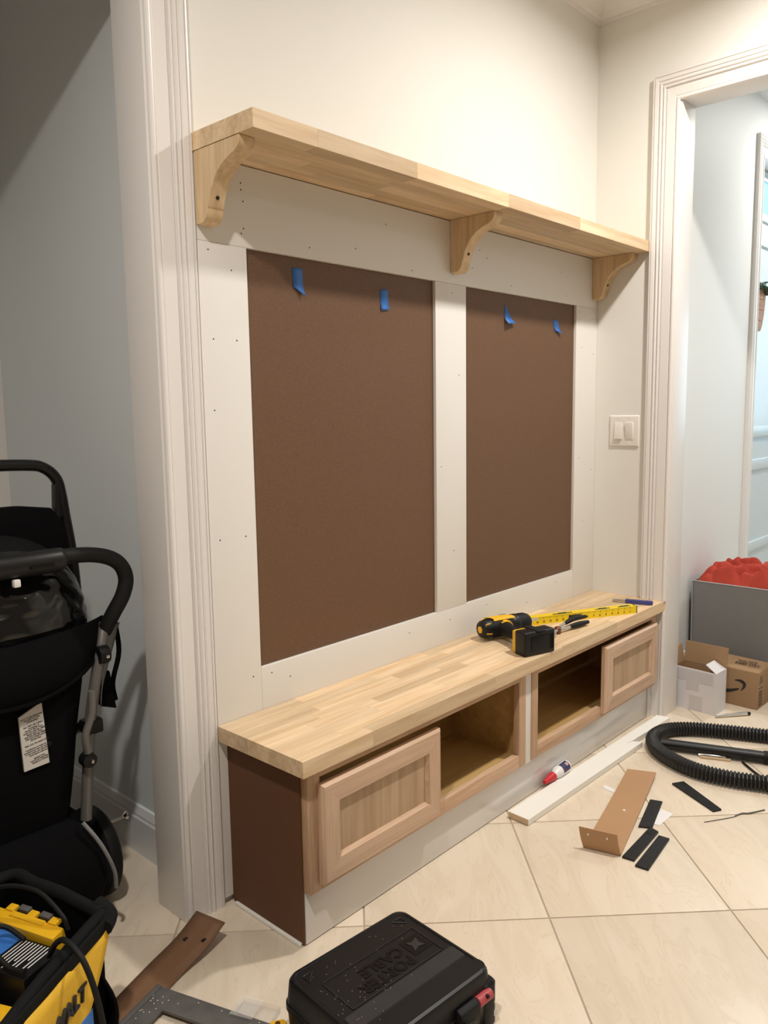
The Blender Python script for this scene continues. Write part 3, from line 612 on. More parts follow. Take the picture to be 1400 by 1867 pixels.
MB().grid(lab3, 5, 2).build('label_print', m_red, gb, smooth=True)

# folded tan fibreboard piece
cf = thing('folded_fibreboard', 'tan fibreboard strip with one end folded up, lying on the floor tiles', 'fibreboard')
A0, A1 = Vector((0.803, -0.545)), Vector((0.830, -0.641)); B0, B1 = Vector((1.298, -0.436)), Vector((1.334, -0.518))
def strip(u, v):
    p = (A0.lerp(A1, v)).lerp(B0.lerp(B1, v), u); return (p.x, p.y, 0.003 + 0.012 * u * u)
MB().grid(strip, 16, 4).build('strip', m_cardstrip, cf, solid=0.0035)
def flap(u, v):
    p = A0.lerp(A1, v); h = 0.058 * u + 0.004
    return (p.x - 0.020*u + 0.012*u*u, p.y + 0.010*u*(1-v) + 0.008*u*v, h)
MB().grid(flap, 6, 4).build('flap', m_cardstrip, cf, solid=0.0035)
for v in (0.22, 0.72):
    p = Vector(flap(0.72, v)); MB().lathe([(0.0, 0.002), (0.0035, 0.002), (0.0035, -0.004)], 12, p, (-1, 0.1, 0.1)).build('punched_hole', m_primed, cf)
p = Vector(strip(0.47, 0.55)); MB().lathe([(0.0, 0.003), (0.004, 0.003), (0.0045, 0.0)], 12, p).build('punched_hole', m_primed, cf)

def shim(label, pts, hole=None):
    t = thing('plastic_shim', label, 'shim', (0, 0, 0), 0, 'black plastic shims on the floor')
    z1 = 0.006
    MB().prism(pts, 2, 0.0005, z1).build('body', m_blk, t, bevel=0.0008, seg=1)
    a, b, c, d = [Vector(p) for p in pts]
    for k in range(1, 6):
        f = k / 6; p, q = a.lerp(b, f), d.lerp(c, f); p, q = p.lerp(q, 0.03), q.lerp(p, 0.03)
        MB().tube([(p.x, p.y, z1), (q.x, q.y, z1)], 0.0007, 5).build('ridge', m_blk, t)
    if hole: MB().lathe([(0.0, 0.0006), (0.010, 0.0006), (0.010, -0.002)], 18, (hole[0], hole[1], z1)).build('hole', m_emboss, t)
shim('black ribbed shim half under the right edge of the folded tan strip', [(1.171, -0.570), (1.183, -0.604), (1.018, -0.645), (0.999, -0.612)])
shim('black ribbed shim with a round hole, beside the tan flap', [(1.018, -0.638), (1.008, -0.668), (0.828, -0.680), (0.824, -0.647)], (0.985, -0.652))
shim('black ribbed shim nearest the camera, outermost of the three by the tan strip', [(0.990, -0.676), (0.993, -0.706), (0.812, -0.726), (0.808, -0.691)])
shim('black ribbed shim lying alone between the tan strip and the vacuum hose', [(1.317, -0.577), (1.354, -0.600), (1.251, -0.755), (1.225, -0.740)])
tag(MB().prism([(1.144, -0.616), (1.139, -0.656), (1.050, -0.653), (1.046, -0.634)], 2, 0.0002, 0.0012).build('paper_scrap', m_white), 'white paper scrap beside the black shims', 'paper', 'paper scraps')
tag(MB().prism([(1.162, -0.414), (1.176, -0.423), (1.166, -0.464), (1.148, -0.468), (1.150, -0.44)], 2, 0.0002, 0.0012).build('paper_scrap', m_white), 'small white paper scrap left of the folded tan strip', 'paper', 'paper scraps')
tw = thing('bent_wire', 'thin bent grey wire offcut lying along a tile joint', 'wire')
MB().tube(bez([(1.150, -0.742, 0.0015), (1.180, -0.762, 0.002), (1.222, -0.788, 0.0015), (1.245, -0.800, 0.0015)], 6), 0.0012, 6).build('thin_end', m_square, tw, smooth=True)
MB().tube(bez([(1.243, -0.797, 0.002), (1.272, -0.808, 0.0025), (1.285, -0.822, 0.0025), (1.335, -0.850, 0.002)], 6), 0.0022, 6).build('thick_end', m_square, tw, smooth=True)

# vacuum hose, wand, and bits lying between them
hp = bez([(2.02, -1.12, 0.026), (1.93, -0.90, 0.026), (1.845, -0.705, 0.026), (1.79, -0.575, 0.026), (1.735, -0.475, 0.026), (1.665, -0.412, 0.026), (1.575, -0.402, 0.026), (1.495, -0.447, 0.026), (1.438, -0.53, 0.026), (1.413, -0.62, 0.026), (1.425, -0.715, 0.026), (1.446, -0.775, 0.026), (1.466, -0.825, 0.027)], 40)
dense = []; acc = 0.0
for a, b in zip(hp[:-1], hp[1:]): acc += (b - a).length
step = 0.0023; pos = 0.0; dense = [hp[0]]; carry = 0.0
for a, b in zip(hp[:-1], hp[1:]):
    L = (b - a).length; t = step - carry
    while t < L: dense.append(a.lerp(b, t / L)); t += step
    carry = L - (t - step)
rad = [(0.0192, 0.0222, 0.0250, 0.0250, 0.0222)[i % 5] for i in range(len(dense))]
vh = thing('vacuum_hose', 'black ribbed vacuum hose looped on the floor by the right doorway', 'hose')
MB().tube(dense, rad, 14).build('ribbed_hose', m_hose, vh, smooth=False)
MB().tube([hp[-6], hp[-1], hp[-1] + Vector((0.004, -0.008, 0.0))], 0.0275, 20).build('hose_cuff', m_blk, vh, smooth=True)
vw = thing('vacuum_wand', 'straight black vacuum wand lying inside the hose loop', 'pipe')
MB().tube([(1.552, -0.440, 0.022), (1.625, -0.640, 0.022), (1.670, -0.762, 0.022)], [0.018, 0.0185, 0.019], 20).build('tube', m_blk, vw, smooth=True)
MB().tube([(1.664, -0.746, 0.022), (1.671, -0.765, 0.022)], 0.0215, 20).build('collar', m_blk2, vw, smooth=True)
MB().tube([(1.671, -0.765, 0.022), (1.75, -0.98, 0.022)], 0.0165, 20).build('second_section', m_blk, vw, smooth=True)
tag(MB().tube(bez([(1.621, -0.692, 0.004), (1.600, -0.712, 0.005), (1.560, -0.756, 0.005), (1.53, -0.80, 0.006)], 6), 0.0035, 8).build('power_cord', m_blk2, smooth=True), 'thin black cord running from under the wand to the hose', 'cord')
tag(MB().tube([(1.578, -0.560, 0.0065), (1.612, -0.640, 0.0065)], 0.0062, 12).build('chrome_bit', m_chrome, bevel=0.001), 'short chrome bit lying under the black wand inside the hose loop', 'metal rod')
tag(MB().prism([(1.565, -0.573), (1.573, -0.570), (1.612, -0.655), (1.604, -0.660)], 2, 0.0005, 0.007).build('wood_offcut', m_rawend, bevel=0.0006), 'short pale wood offcut beside the chrome bit inside the hose loop', 'wood offcut')
vt = thing('sanding_tool', 'black and red power tool at the right edge by the end of the hose', 'power tool', (1.615, -0.945, 0), 0.3)
MB().lathe([(0.0, 0.0), (0.030, 0.004), (0.046, 0.020), (0.050, 0.05), (0.044, 0.075), (0.026, 0.092), (0.0, 0.096)], 24, (-0.09, 0.045, 0.022), (0.1, 0.0, 1)).build('body', m_blk, vt, smooth=True)
MB().lathe([(0.0, 0.0), (0.040, 0.0), (0.044, 0.006), (0.040, 0.024), (0.0, 0.024)], 24, (-0.09, 0.045, 0.0)).build('red_pad', m_red, vt, smooth=True)
MB().tube(bez([(-0.09, 0.045, 0.08), (-0.02, 0.02, 0.10), (0.06, -0.01, 0.09), (0.12, -0.03, 0.06)], 6), 0.025, 16).build('grip', m_blk2, vt, smooth=True)

# ------------------------------------------------------------------ boxes and bin in the hall
wx = thing('white_carton', 'small open white carton with a raised brown back flap by the doorway', 'box', (1.985, -0.300, 0.0), -0.06)
bw, bd, bh = 0.172, 0.095, 0.168
box(0, 0.003, -bw, 0, 0, bh).build('front_wall', m_wbox, wx); box(bd - 0.003, bd, -bw, 0, 0, bh).build('back_wall', m_wbox, wx)
box(0.003, bd - 0.003, -0.003, 0, 0, bh).build('side_wall', m_wbox, wx); box(0.003, bd - 0.003, -bw, -bw + 0.003, 0, bh).build('side_wall', m_wbox, wx)
box(0.003, bd - 0.003, -bw + 0.003, -0.003, 0.0, 0.003).build('base', m_box, wx)
for q in ((0.003, 0.0036, -bw+.003, -.003, .003, bh), (bd-.0036, bd-.003, -bw+.003, -.003, .003, bh), (.0036, bd-.0036, -.0036, -.003, .003, bh), (.0036, bd-.0036, -bw+.003, -bw+.0036, .003, bh)): box(*q).build('kraft_lining', m_box, wx)
MB().hexa([(bd - .003, -bw, bh), (bd, -bw, bh), (bd, 0, bh), (bd - .003, 0, bh)], [(bd + .012, -bw, bh + .078), (bd + .015, -bw, bh + .078), (bd + .015, 0, bh + .078), (bd + .012, 0, bh + .078)]).build('back_flap', m_box, wx)
MB().hexa([(.004, -.003, bh), (bd - .004, -.003, bh), (bd - .004, 0, bh), (.004, 0, bh)], [(.03, .012, bh + .055), (bd - .004, .012, bh + .07), (bd - .004, .015, bh + .07), (.03, .015, bh + .055)]).build('side_flap', m_box, wx)
MB().hexa([(.0, -bw, bh), (bd - .006, -bw, bh), (bd - .006, -bw + .003, bh), (.0, -bw + .003, bh)], [(.012, -bw + .046, bh + .026), (bd - .010, -bw + .046, bh + .026), (bd - .010, -bw + .048, bh + .023), (.012, -bw + .048, bh + .023)]).build('side_flap', m_wbox, wx)
for y0, y1, z0, z1 in ((-0.16, -0.005, 0.118, 0.162), (-0.105, -0.055, 0.082, 0.118), (-0.120, -0.068, 0.004, 0.062)): box(-0.0006, 0.0, y0, y1, z0, z1).build('packing_tape', m_tapeclear, wx)

az = thing('shipping_box', 'brown cardboard shipping box with a black curved arrow printed on its front', 'box', (2.148, -0.30, 0.0), -0.03)
aw, ad, ah = 0.275, 0.135, 0.150
box(0, ad, -aw, 0, 0, ah).build('carton', m_box, az, bevel=0.0025)
MB().hexa([(0.001, -aw + .002, ah), (ad, -aw + .002, ah), (ad, 0, ah), (.001, 0, ah)], [(.006, -aw + .003, ah + .001), (ad, -aw + .012, ah + .010), (ad, -.01, ah + .016), (.006, 0, ah + .006)]).build('top_flap', m_box, az)
def ribbon(c, wd):
    b = MB(); n = len(c); rows = []
    for i, p in enumerate(c):
        t = (Vector(c[min(i+1, n-1)]) - Vector(c[max(i-1, 0)])).normalized(); s = Vector((-t.y, t.x)); w_ = wd[i]
        rows.append([(-0.0007, p[0] + s.x*w_, p[1] + s.y*w_), (-0.0007, p[0] - s.x*w_, p[1] - s.y*w_)])
    return b.loft(rows, closed=False, caps=False)
# the printed smile: a long upward arc that ends under an arrow head
c1 = [(-0.035 - 0.168*t, 0.098 - 0.052*math.sin(PI*(0.12 + 0.70*t)) - 0.008*t + 0.010) for t in [k/20 for k in range(21)]]
ribbon(c1, [0.002 + 0.0065*math.sin(PI*min(1, 0.06 + 0.9*k/20)) for k in range(21)]).build('arrow_arc', m_ink, az, solid=0.0004)
c2 = bez([(-0.186, 0.104, 0), (-0.205, 0.106, 0), (-0.222, 0.098, 0), (-0.222, 0.084, 0), (-0.212, 0.066, 0)], 5)
ribbon([(p.x, p.y) for p in c2], [0.0012 + 0.0052*math.sin(PI*min(1, max(0, k/(len(c2)-1)))) for k in range(len(c2))]).build('arrow_head', m_ink, az, solid=0.0004)
text_mesh('KEEP DRY', 0.022, m_ink, 'top_print', az, frame_mx((0.048, -0.165, ah + 0.0105), (0, -1, 0.02), (1, 0, 0.06)), bold=0.0005)
text_mesh('THIS SIDE', 0.018, m_ink, 'top_print', az, frame_mx((0.076, -0.165, ah + 0.0125), (0, -1, 0.02), (1, 0, 0.06)), bold=0.0003)
yf_ = -aw - 0.0004
for k in range(9): box(0.012, 0.050, yf_, -aw, 0.012 + k*0.0068, 0.012 + k*0.0068 + (0.0022 if k % 2 else 0.0038)).build('printed_bar', m_ink, az)
for q in ((0.010, 0.052, 0.082, 0.085), (0.010, 0.052, 0.104, 0.1065), (0.020, 0.026, 0.108, 0.132), (0.038, 0.044, 0.108, 0.132)): box(q[0], q[1], yf_, -aw, q[2], q[3]).build('printed_bar', m_ink, az)

gn = thing('storage_bin', 'grey fabric storage bin filled with red cloth, against the hall wall', 'bin', (2.315, -0.236, 0.0), 0)
gw, gd, gh, th_ = 0.43, 0.32, 0.447, 0.006
MB().hexa([(.012, -gw, 0), (.012 + th_, -gw, 0), (.012 + th_, 0, 0), (.012, 0, 0)], [(0, -gw, gh), (th_, -gw, gh), (th_, 0, gh), (0, 0, gh)]).build('front_panel', m_bin, gn)
box(gd - th_, gd, -gw, 0, 0, gh).build('back_panel', m_bin, gn)
MB().hexa([(.012, -th_, 0), (gd, -th_, 0), (gd, 0, 0), (.012, 0, 0)], [(0, -th_, gh), (gd, -th_, gh), (gd, 0, gh), (0, 0, gh)]).build('side_panel', m_bin, gn)
MB().hexa([(.012, -gw, 0), (gd, -gw, 0), (gd, -gw + th_, 0), (.012, -gw + th_, 0)], [(0, -gw, gh), (gd, -gw, gh), (gd, -gw + th_, gh), (0, -gw + th_, gh)]).build('side_panel', m_bin, gn)
box(0.012, gd, -gw, 0, 0.0005, 0.006).build('base', m_bin, gn)
MB().tube([(0.001, 0, gh), (0.001, -gw, gh)], 0.003, 8).build('rim_piping', m_binrim, gn, smooth=True)
MB().tube([(0.001, -0.001, gh), (0.012, -0.001, 0.0)], 0.0035, 8).build('corner_piping', m_binrim, gn, smooth=True)
from mathutils import noise as mn
def cloth(u, v):
    x = 0.009 + u * (gd - 0.022); y = -0.012 - v * (gw - 0.028)
    e_ = min(1, 7 * min(u, 1-u) + 0.18) * min(1, 7 * min(v, 1-v) + 0.25)
    w1 = mn.noise(Vector((x*9, y*9, 1.3)))
    f = abs(mn.noise(Vector((x*13 + w1*1.2, y*13 - w1, 4.0)))); g_ = abs(mn.noise(Vector((x*27 + w1*2, y*24, 9.0))))
    h = 0.022 + 0.030*abs(math.sin(24*y + 13*x + 5*w1)) + 0.020*abs(math.sin(36*x - 17*y + 6*w1)) + 0.055*w1 + 0.02*g_
    return (x + 0.012*w1, y + 0.012*f, gh - 0.02 + max(-0.02, h) * e_)
cl = MB().grid(cloth, 110, 130).build('red_blanket', m_cloth, None, smooth=True, solid=0.004, loc=(2.315, -0.236, 0.0))
tag(cl, 'crumpled brick-red fleece blanket heaped in the grey bin', 'blanket')
mt_ = thing('steel_tube', 'thin steel tube with a black tip lying beside the white carton', 'metal rod')
MB().tube([(1.958, -0.480, 0.0075), (2.062, -0.562, 0.0075)], [0.005, 0.007], 14).build('tube', m_chrome, mt_, smooth=True)
MB().tube([(2.060, -0.5604, 0.0075), (2.072, -0.570, 0.0075)], 0.0062, 14).build('tip', m_blk2, mt_, smooth=True)

# ------------------------------------------------------------------ things on the floor at the lower left
hs_ = thing('hardboard_strip', 'bent brown hardboard strip lying on the floor in front of the left door casing', 'hardboard strip')
ctr = [(-0.405, -0.182, 0.0025), (-0.360, -0.160, 0.0025), (-0.310, -0.138, 0.0025), (-0.225, -0.108, 0.006), (-0.150, -0.095, 0.022), (-0.088, -0.082, 0.046)]
cc = bez(ctr, 5)
def hstrip(u, v):
    i = min(len(cc) - 1, int(round(u * (len(cc) - 1)))); p = cc[i]
    t = (cc[min(i+1, len(cc)-1)] - cc[max(i-1, 0)]); s = Vector((-t.y, t.x, 0)).normalized()
    q = p + s * (0.5 - v) * 0.086; return (q.x, q.y, q.z)
MB().grid(hstrip, len(cc) - 1, 3).build('strip', m_card2, hs_, solid=0.0035, smooth=True)
for u, v in ((0.80, 0.30), (0.83, 0.80)):
    p = Vector(hstrip(u, v)); MB().box(p.x - .006, p.x + .004, p.y - .003, p.y + .003, p.z + .0008, p.z + .0045).build('torn_hole', m_dark, hs_)

sq = thing('steel_square', 'dark flat steel square lying across the hardboard strip at the bottom edge', 'square', (-0.268, -0.146, 0.0082), math.atan2(-0.246, 0.084))
MB().prism([(0, 0), (0.40, 0), (0.40, -0.052), (0.055, -0.052), (0.055, -0.125), (0, -0.125)], 2, 0, 0.006).build('blade', m_square, sq, bevel=0.0008)
box(0.0, 0.012, -0.125, 0.0, 0.0055, 0.0085).build('raised_edge', m_square, sq, bevel=0.0008)
for k in range(22):
    a, b = random.uniform(0.005, 0.30), random.uniform(-0.048, -0.004)
    if k % 2: a, b = random.uniform(0.015, 0.05), random.uniform(-0.115, -0.01)
    MB().lathe([(0.0, 0.0012), (0.0014, 0.0004), (0.0014, 0.0)], 5, (a, b, 0.006)).build('sawdust_speck', m_debris, sq)
cp = thing('clear_clamshell', 'small clear plastic clamshell pack between the steel square and the tool case', 'plastic pack', (-0.196, -0.318, 0.0), math.atan2(-0.07, 0.03))
pk = MB()
for q in ((0, .085, -.028, .028, 0.0003, 0.0013), (0, .001, -.028, .028, .0013, .020), (.084, .085, -.028, .028, .0013, .014), (.001, .084, -.028, -.027, .0013, .014), (.001, .084, .027, .028, .0013, .014), (.001, .05, -.027, .027, .0185, .0195)): pk.box(*q)
pk.build('shell', m_clear, cp)
MB().tube(bez([(0.0, -.03, .002), (.03, -.036, .004), (.085, -.031, .003)], 5), 0.0012, 6).build('rolled_edge', m_clear, cp)
yc_ = thing('yellow_clip', 'small yellow plastic clip on the floor beside the black tool case', 'clip', (-0.168, -0.4135, 0.0), -0.6)
MB().prism([(-.014, -.008), (.014, -.008), (.018, 0), (.012, .009), (-.012, .009), (-.018, 0)], 2, 0.0003, 0.012).build('body', m_yel, yc_, bevel=0.002)
MB().lathe([(0.0, 0.003), (0.005, 0.003), (0.005, 0.0)], 12, (0, 0, 0.010)).build('screw', m_redcopper, yc_)

# black tool case
tc_ = thing('tool_case', 'black plastic power-tool case with red latch tab lying on the floor before the bench', 'tool case', (-0.016, -0.570, 0.0), -0.085)
CW, CD = 0.318, 0.268
def rrect(w, d, r, z, n=6, x0=0.0, y0=0.0):
    out = []
    for cx, cy, a0 in ((w/2 - r, d/2 - r, 0), (-w/2 + r, d/2 - r, PI/2), (-w/2 + r, -d/2 + r, PI), (w/2 - r, -d/2 + r, 1.5*PI)):
        for k in range(n + 1):
            a = a0 + PI/2 * k / n; out.append((x0 + cx + r*math.cos(a), y0 + cy + r*math.sin(a), z))
    return out
MB().loft([rrect(CW - .02, CD - .02, .02, 0.001), rrect(CW - .006, CD - .006, .024, 0.010), rrect(CW, CD, .026, 0.050), rrect(CW + .004, CD + .004, .026, 0.052), rrect(CW + .004, CD + .004, .026, 0.057)]).build('base_shell', m_blk, tc_, smooth=True)
lid = MB().loft([rrect(CW + .004, CD + .004, .026, 0.0585), rrect(CW + .004, CD + .004, .026, 0.064), rrect(CW, CD, .026, 0.066), rrect(CW - .006, CD - .006, .026, 0.106), rrect(CW - .014, CD - .014, .024, 0.113), rrect(CW - .026, CD - .026, .020, 0.115),
                 rrect(CW - .030, CD - .030, .018, 0.1125)]).build('lid', m_blk, tc_, smooth=True)
# raised scuffed band along the latch side and a recessed field with the maker's name
MB().loft([rrect(CW - .030, 0.040, .006, 0.1120, y0=-0.052), rrect(CW - .034, 0.036, .006, 0.1150, y0=-0.052)]).build('raised_band', m_scuff, lid, smooth=True)
MB().loft([rrect(CW - .010, 0.034, .012, 0.108, y0=-0.106), rrect(CW - .016, 0.028, .012, 0.1155, y0=-0.106)]).build('front_ridge', m_blk, lid, smooth=True)
fld = MB()
for q in ((-.115, .125, .062, .0635), (-.115, .125, -.028, -.0265), (-.115, -.1135, -.028, .0635), (.1235, .125, -.028, .0635)): fld.box(q[0], q[1], q[2], q[3], 0.112, 0.1142)
fld.build('field_border', m_scuff, lid)
mxt = frame_mx((0.058, -0.0035, 0.1124), (-1, 0, 0), (0, -1, 0))
text_mesh('PORTER', 0.036, m_emboss, 'case_lettering', lid, frame_mx((0.062, 0.008, 0.1124), (-1, 0, 0), (0, -1, 0)), depth=0.0012, bold=0.0014, spacing=1.02)
text_mesh('CABLE', 0.036, m_emboss, 'case_lettering', lid, frame_mx((0.062, 0.042, 0.1124), (-1, 0, 0), (0, -1, 0)), depth=0.0012, bold=0.0014, spacing=1.02)
lg = box(0.070, 0.118, -0.004, 0.046, 0.1122, 0.1134).build('logo_square', m_emboss, lid)
star = [(0.094 + math.cos(PI*k/4 + PI/4)*(0.021 if k % 2 == 0 else 0.009), 0.021 + math.sin(PI*k/4 + PI/4)*(0.021 if k % 2 == 0 else 0.009)) for k in range(8)]
MB().prism(star, 2, 0.1132, 0.1142).build('logo_star', m_scuff, lg)
for sx, sy in ((-1, 1), (1, 1)):
    x, y = sx * (CW/2 - 0.030), CD/2 - 0.030
    MB().tube([(x, y, .1135), (x - sx*.022, y, .1135), (x, y - .022, .1135), (x, y, .1135)], 0.0012, 6).build('corner_mark', m_scuff, lid)
for xl in (0.070, -0.085):
    lt = MB().prism([(-.000, .030), (-.013, .034), (-.017, .060), (-.015, .080), (-.004, .086), (0, .086)], 0, xl - 0.026, xl + 0.026)
    lt.mx = None
    lo = lt.build('latch', m_blk2, tc_, bevel=0.003, loc=(0, -CD/2 - 0.001, 0))
    box(xl - 0.012, xl + 0.012, -.0185, -.012, 0.036, 0.058).build('latch_slot', m_emboss, lo, bevel=0.002)
MB().tube([(0.098, -CD/2 - 0.006, 0.074), (0.136, -CD/2 - 0.006, 0.074)], 0.0105, 16).build('red_tab', m_rubred, tc_, smooth=True)
MB().tube([(0.116, -CD/2 - 0.0145, 0.081), (0.121, -CD/2 - 0.0145, 0.081)], 0.004, 8).build('red_tab_notch', m_blk2, tc_)
MB().lathe([(0.0, 0.004), (0.004, 0.003), (0.005, 0)], 10, (0.152, -CD/2 - 0.001, 0.045), (0, -1, 0)).build('hinge_pin', m_chrome, tc_)
box(0.150, 0.158, -CD/2 - 0.005, -CD/2, 0.016, 0.027).build('white_mark', m_white, tc_)
MB().loft([rrect(0.034, 0.05, .012, 0.002, x0=CW/2 - 0.015, y0=-CD/2 + 0.02), rrect(0.034, 0.05, .012, 0.085, x0=CW/2 - 0.015, y0=-CD/2 + 0.02), rrect(0.026, 0.042, .010, 0.090, x0=CW/2 - 0.015, y0=-CD/2 + 0.02)]).build('corner_bumper', m_blk, tc_, smooth=True)
hd = bez([(-0.055, -CD/2, 0.055), (-0.052, -CD/2 - 0.022, 0.055), (-0.035, -CD/2 - 0.030, 0.055), (0.035, -CD/2 - 0.030, 0.055), (0.052, -CD/2 - 0.022, 0.055), (0.055, -CD/2, 0.055)], 6)
MB().tube(hd, 0.008, 12).build('handle', m_blk2, tc_, smooth=True)
text_mesh('ac', 0.030, M_('grey_marker', (0.22, 0.21, 0.20), 0.6), 'marker_writing', tc_, frame_mx((-0.002, -CD/2 - 0.0012, 0.018), (1, 0, 0), (0, 0, 1)), bold=0.0003)
spk = MB(); rs = random.Random(5)
for k in range(60):
    x, y = rs.uniform(-CW/2 + .03, CW/2 - .04), rs.uniform(-.06, CD/2 - .03)
    if k % 2: x, y = rs.gauss(-0.09, 0.03), rs.gauss(-0.01, 0.03)
    zt = 0.1152 if -0.072 < y < -0.032 else 0.1127
    spk.lathe([(0.0, 0.0009), (0.0008, 0.0)], 4, (x, y, zt))
so = spk.build('sawdust', m_debris, tc_); so['kind'] = 'stuff'

# sawdust specks on the floor
fs = MB(); rs = random.Random(9)
for k in range(140):
    x, y = rs.uniform(-0.2, 1.5), rs.uniform(-0.85, -0.30)
    fs.lathe([(0.0, 0.0012), (rs.uniform(0.0006, 0.0016), 0.0)], 4, (x, y, 0.0002))
fo = fs.build('floor_sawdust', m_debris); fo['kind'] = 'stuff'; fo['label'] = 'tiny sawdust specks scattered over the floor tiles'; fo['category'] = 'sawdust'

# ------------------------------------------------------------------ tool bag with its contents
bg = thing('tool_bag', 'open black and yellow canvas tool bag at the lower left corner', 'tool bag')
RIM = [Vector((-0.400, -0.192, 0.262)), Vector((-0.705, -0.365, 0.258)), Vector((-0.800, -0.085, 0.268)), Vector((-0.690, 0.020, 0.278)), Vector((-0.468, 0.048, 0.274)), Vector((-0.428, -0.075, 0.270))]
BOT = [Vector((-0.440, -0.212, 0.002)), Vector((-0.690, -0.345, 0.002)), Vector((-0.785, -0.090, 0.002)), Vector((-0.680, 0.010, 0.002)), Vector((-0.485, 0.030, 0.002)), Vector((-0.450, -0.085, 0.002))]
cen = sum(RIM, Vector()) / 6
def around(P, n=8, pull=0.0):
    out = []
    for i in range(6):
        a, b = P[i], P[(i+1) % 6]
        for k in range(n): out.append(a.lerp(b, k / n))
    return out
rim_r = around(RIM); bot_r = around(BOT)
def bring(f, off=0.0):
    out = []
    for i, (a, b) in enumerate(zip(bot_r, rim_r)):
        p = a.lerp(b, f); d_ = Vector((p.x - cen.x, p.y - cen.y, 0)).normalized()
        out.append(p + d_ * (off + 0.010*math.sin(PI*f) + 0.003*math.sin(i*0.9 + f*5)))
    return out
MB().loft([bring(f) for f in (0, 0.12, 0.3, 0.5, 0.7, 0.85, 1.0)] + [bring(f, -0.006) for f in (1.0, 0.8, 0.55, 0.3, 0.06)]).build('canvas_body', m_fabric, bg, smooth=True)
rr = rim_r + [rim_r[0]]
MB().tube(bez(rr[::4], 4), 0.012, 10, flat=1.0).build('padded_rim', m_fabric2, bg, smooth=True)
# yellow front panel between the two near corners
def ypan(u, v):
    u0 = 0.36 * (1 - v) ** 1.2; u = u0 + (1 - u0) * u
    a = BOT[0].lerp(BOT[1], u); b = RIM[0].lerp(RIM[1], u); f = 0.28 + 0.66 * v; p = a.lerp(b, f)
    n_ = Vector((0.46, -0.89, 0)); return tuple(p + n_ * (0.015 + 0.010*math.sin(PI*f) + 0.004*math.sin(u*9 + v*3)))
MB().grid(ypan, 20, 8).build('yellow_panel', m_yelf, bg, smooth=True, solid=0.003)
def rband(u, v):
    a = RIM[0].lerp(RIM[1], u); n_ = Vector((0.46, -0.89, 0))
    return tuple(a + n_ * (0.020 - 0.004*v) + Vector((0, 0, 0.008 - 0.030 * v)))
MB().grid(rband, 12, 3).build('rim_band', m_fabric2, bg, smooth=True, solid=0.003)
udir = (RIM[0] - RIM[1]).normalized(); zdir = Vector((0, 0, 1)); n_ = Vector((0.46, -0.89, 0))
pa_, pb_ = Vector(ypan(0.66, 0.55)), Vector(ypan(0.66, 0.85)); pc_ = Vector(ypan(0.25, 0.55))
px_ = (pc_ - pa_).normalized(); py_ = (pb_ - pa_); pn_ = px_.cross(py_).normalized()
po = pa_ + pn_ * 0.006
text_mesh('DEWALT', 0.038, m_ink, 'bag_lettering', bg, frame_mx(po, px_, py_), depth=0.0025, bold=0.0006, shear=0.25, spacing=0.98)
def pocket(u, v):
    a = BOT[5].lerp(BOT[0], u); q = a + Vector((0.030*math.sin(PI*min(1, 0.15 + v*0.8)) + 0.012, 0.0, 0.006 + 0.150 * v)); return tuple(q + Vector((0.012*math.sin(PI*u), -0.012*u, 0)))
MB().grid(pocket, 10, 8).build('end_pocket', m_fabric, bg, smooth=True, solid=0.006)
MB().tube(bez([RIM[0] + Vector((0.004, 0.03, 0.004)), RIM[0] + Vector((0.012, 0, -0.008)), RIM[0] + Vector((-0.01, -0.022, -0.014))], 6), 0.017, 10).build('rim_corner', m_fabric2, bg, smooth=True)
MB().prism([(0, 0), (0.05, 0.0), (0.05, 0.09), (0.01, 0.085)], 1, -0.001, 0.001).build('blue_strip', m_tape, bg).matrix_local = frame_mx(Vector(ypan(0.02, 0.10)) + n_*0.004 - Vector((0, 0, 0.045)), udir, n_ * -1 + zdir * 0.0)

def obox(name, mat, parent, o, ux, uy, size, bevel=0.003):
    """oriented box: origin o, x axis ux, y axis uy, size (sx, sy, sz)"""
    b = MB(); b.mx = frame_mx(o, ux, uy); b.box(0, size[0], 0, size[1], 0, size[2]); return b.build(name, mat, parent, bevel=bevel)
o1 = thing('yellow_organizer', 'yellow plastic bit organizer box with clear hinges at the back of the tool bag', 'organizer box')
ux, uy = Vector((-0.055, 0.165, 0.0)).normalized(), Vector((-0.165, -0.055, -0.03)).normalized()
bo = Vector((-0.438, -0.142, 0.150))
obox('case', m_yel, o1, bo, ux, uy, (0.190, 0.030, 0.092), 0.005)
obox('lid_lip', m_yel, o1, bo + ux*0.045 + Vector((0, 0, 0.090)) + uy*0.016, ux, uy, (0.085, 0.012, 0.006), 0.0015)
for k in (0.045, 0.100): obox('hinge_clip', m_frame, o1, bo + ux*k + Vector((0, 0, 0.086)) - uy*0.003, ux, uy, (0.026, 0.012, 0.010), 0.001)
for k in (0.020, 0.075, 0.130): obox('rib', m_yel, o1, bo + ux*k + Vector((0, 0, 0.088)) + uy*0.002, ux, uy, (0.020, 0.016, 0.008), 0.001)
o2 = thing('charger_box', 'black battery charger with blue tape and a printed white label inside the tool bag', 'charger')
vx, vy = Vector((0.055, -0.152, 0)).normalized(), Vector((-0.152, -0.055, 0)).normalized()
bo = Vector((-0.520, 0.025, 0.060))
b = MB(); b.mx = frame_mx((-0.540, 0.010, 0.222), vx, -vy); b.box(0, 0.198, -0.088, 0, -0.150, 0); b.build('housing', m_blk, o2, bevel=0.006)
tp = MB(); tp.mx = frame_mx((-0.540, 0.010, 0.2225), vx, -vy); tp.box(-0.001, 0.105, -0.0885, 0.0005, 0.0, 0.0008); tp.build('blue_tape', m_tape, o2)
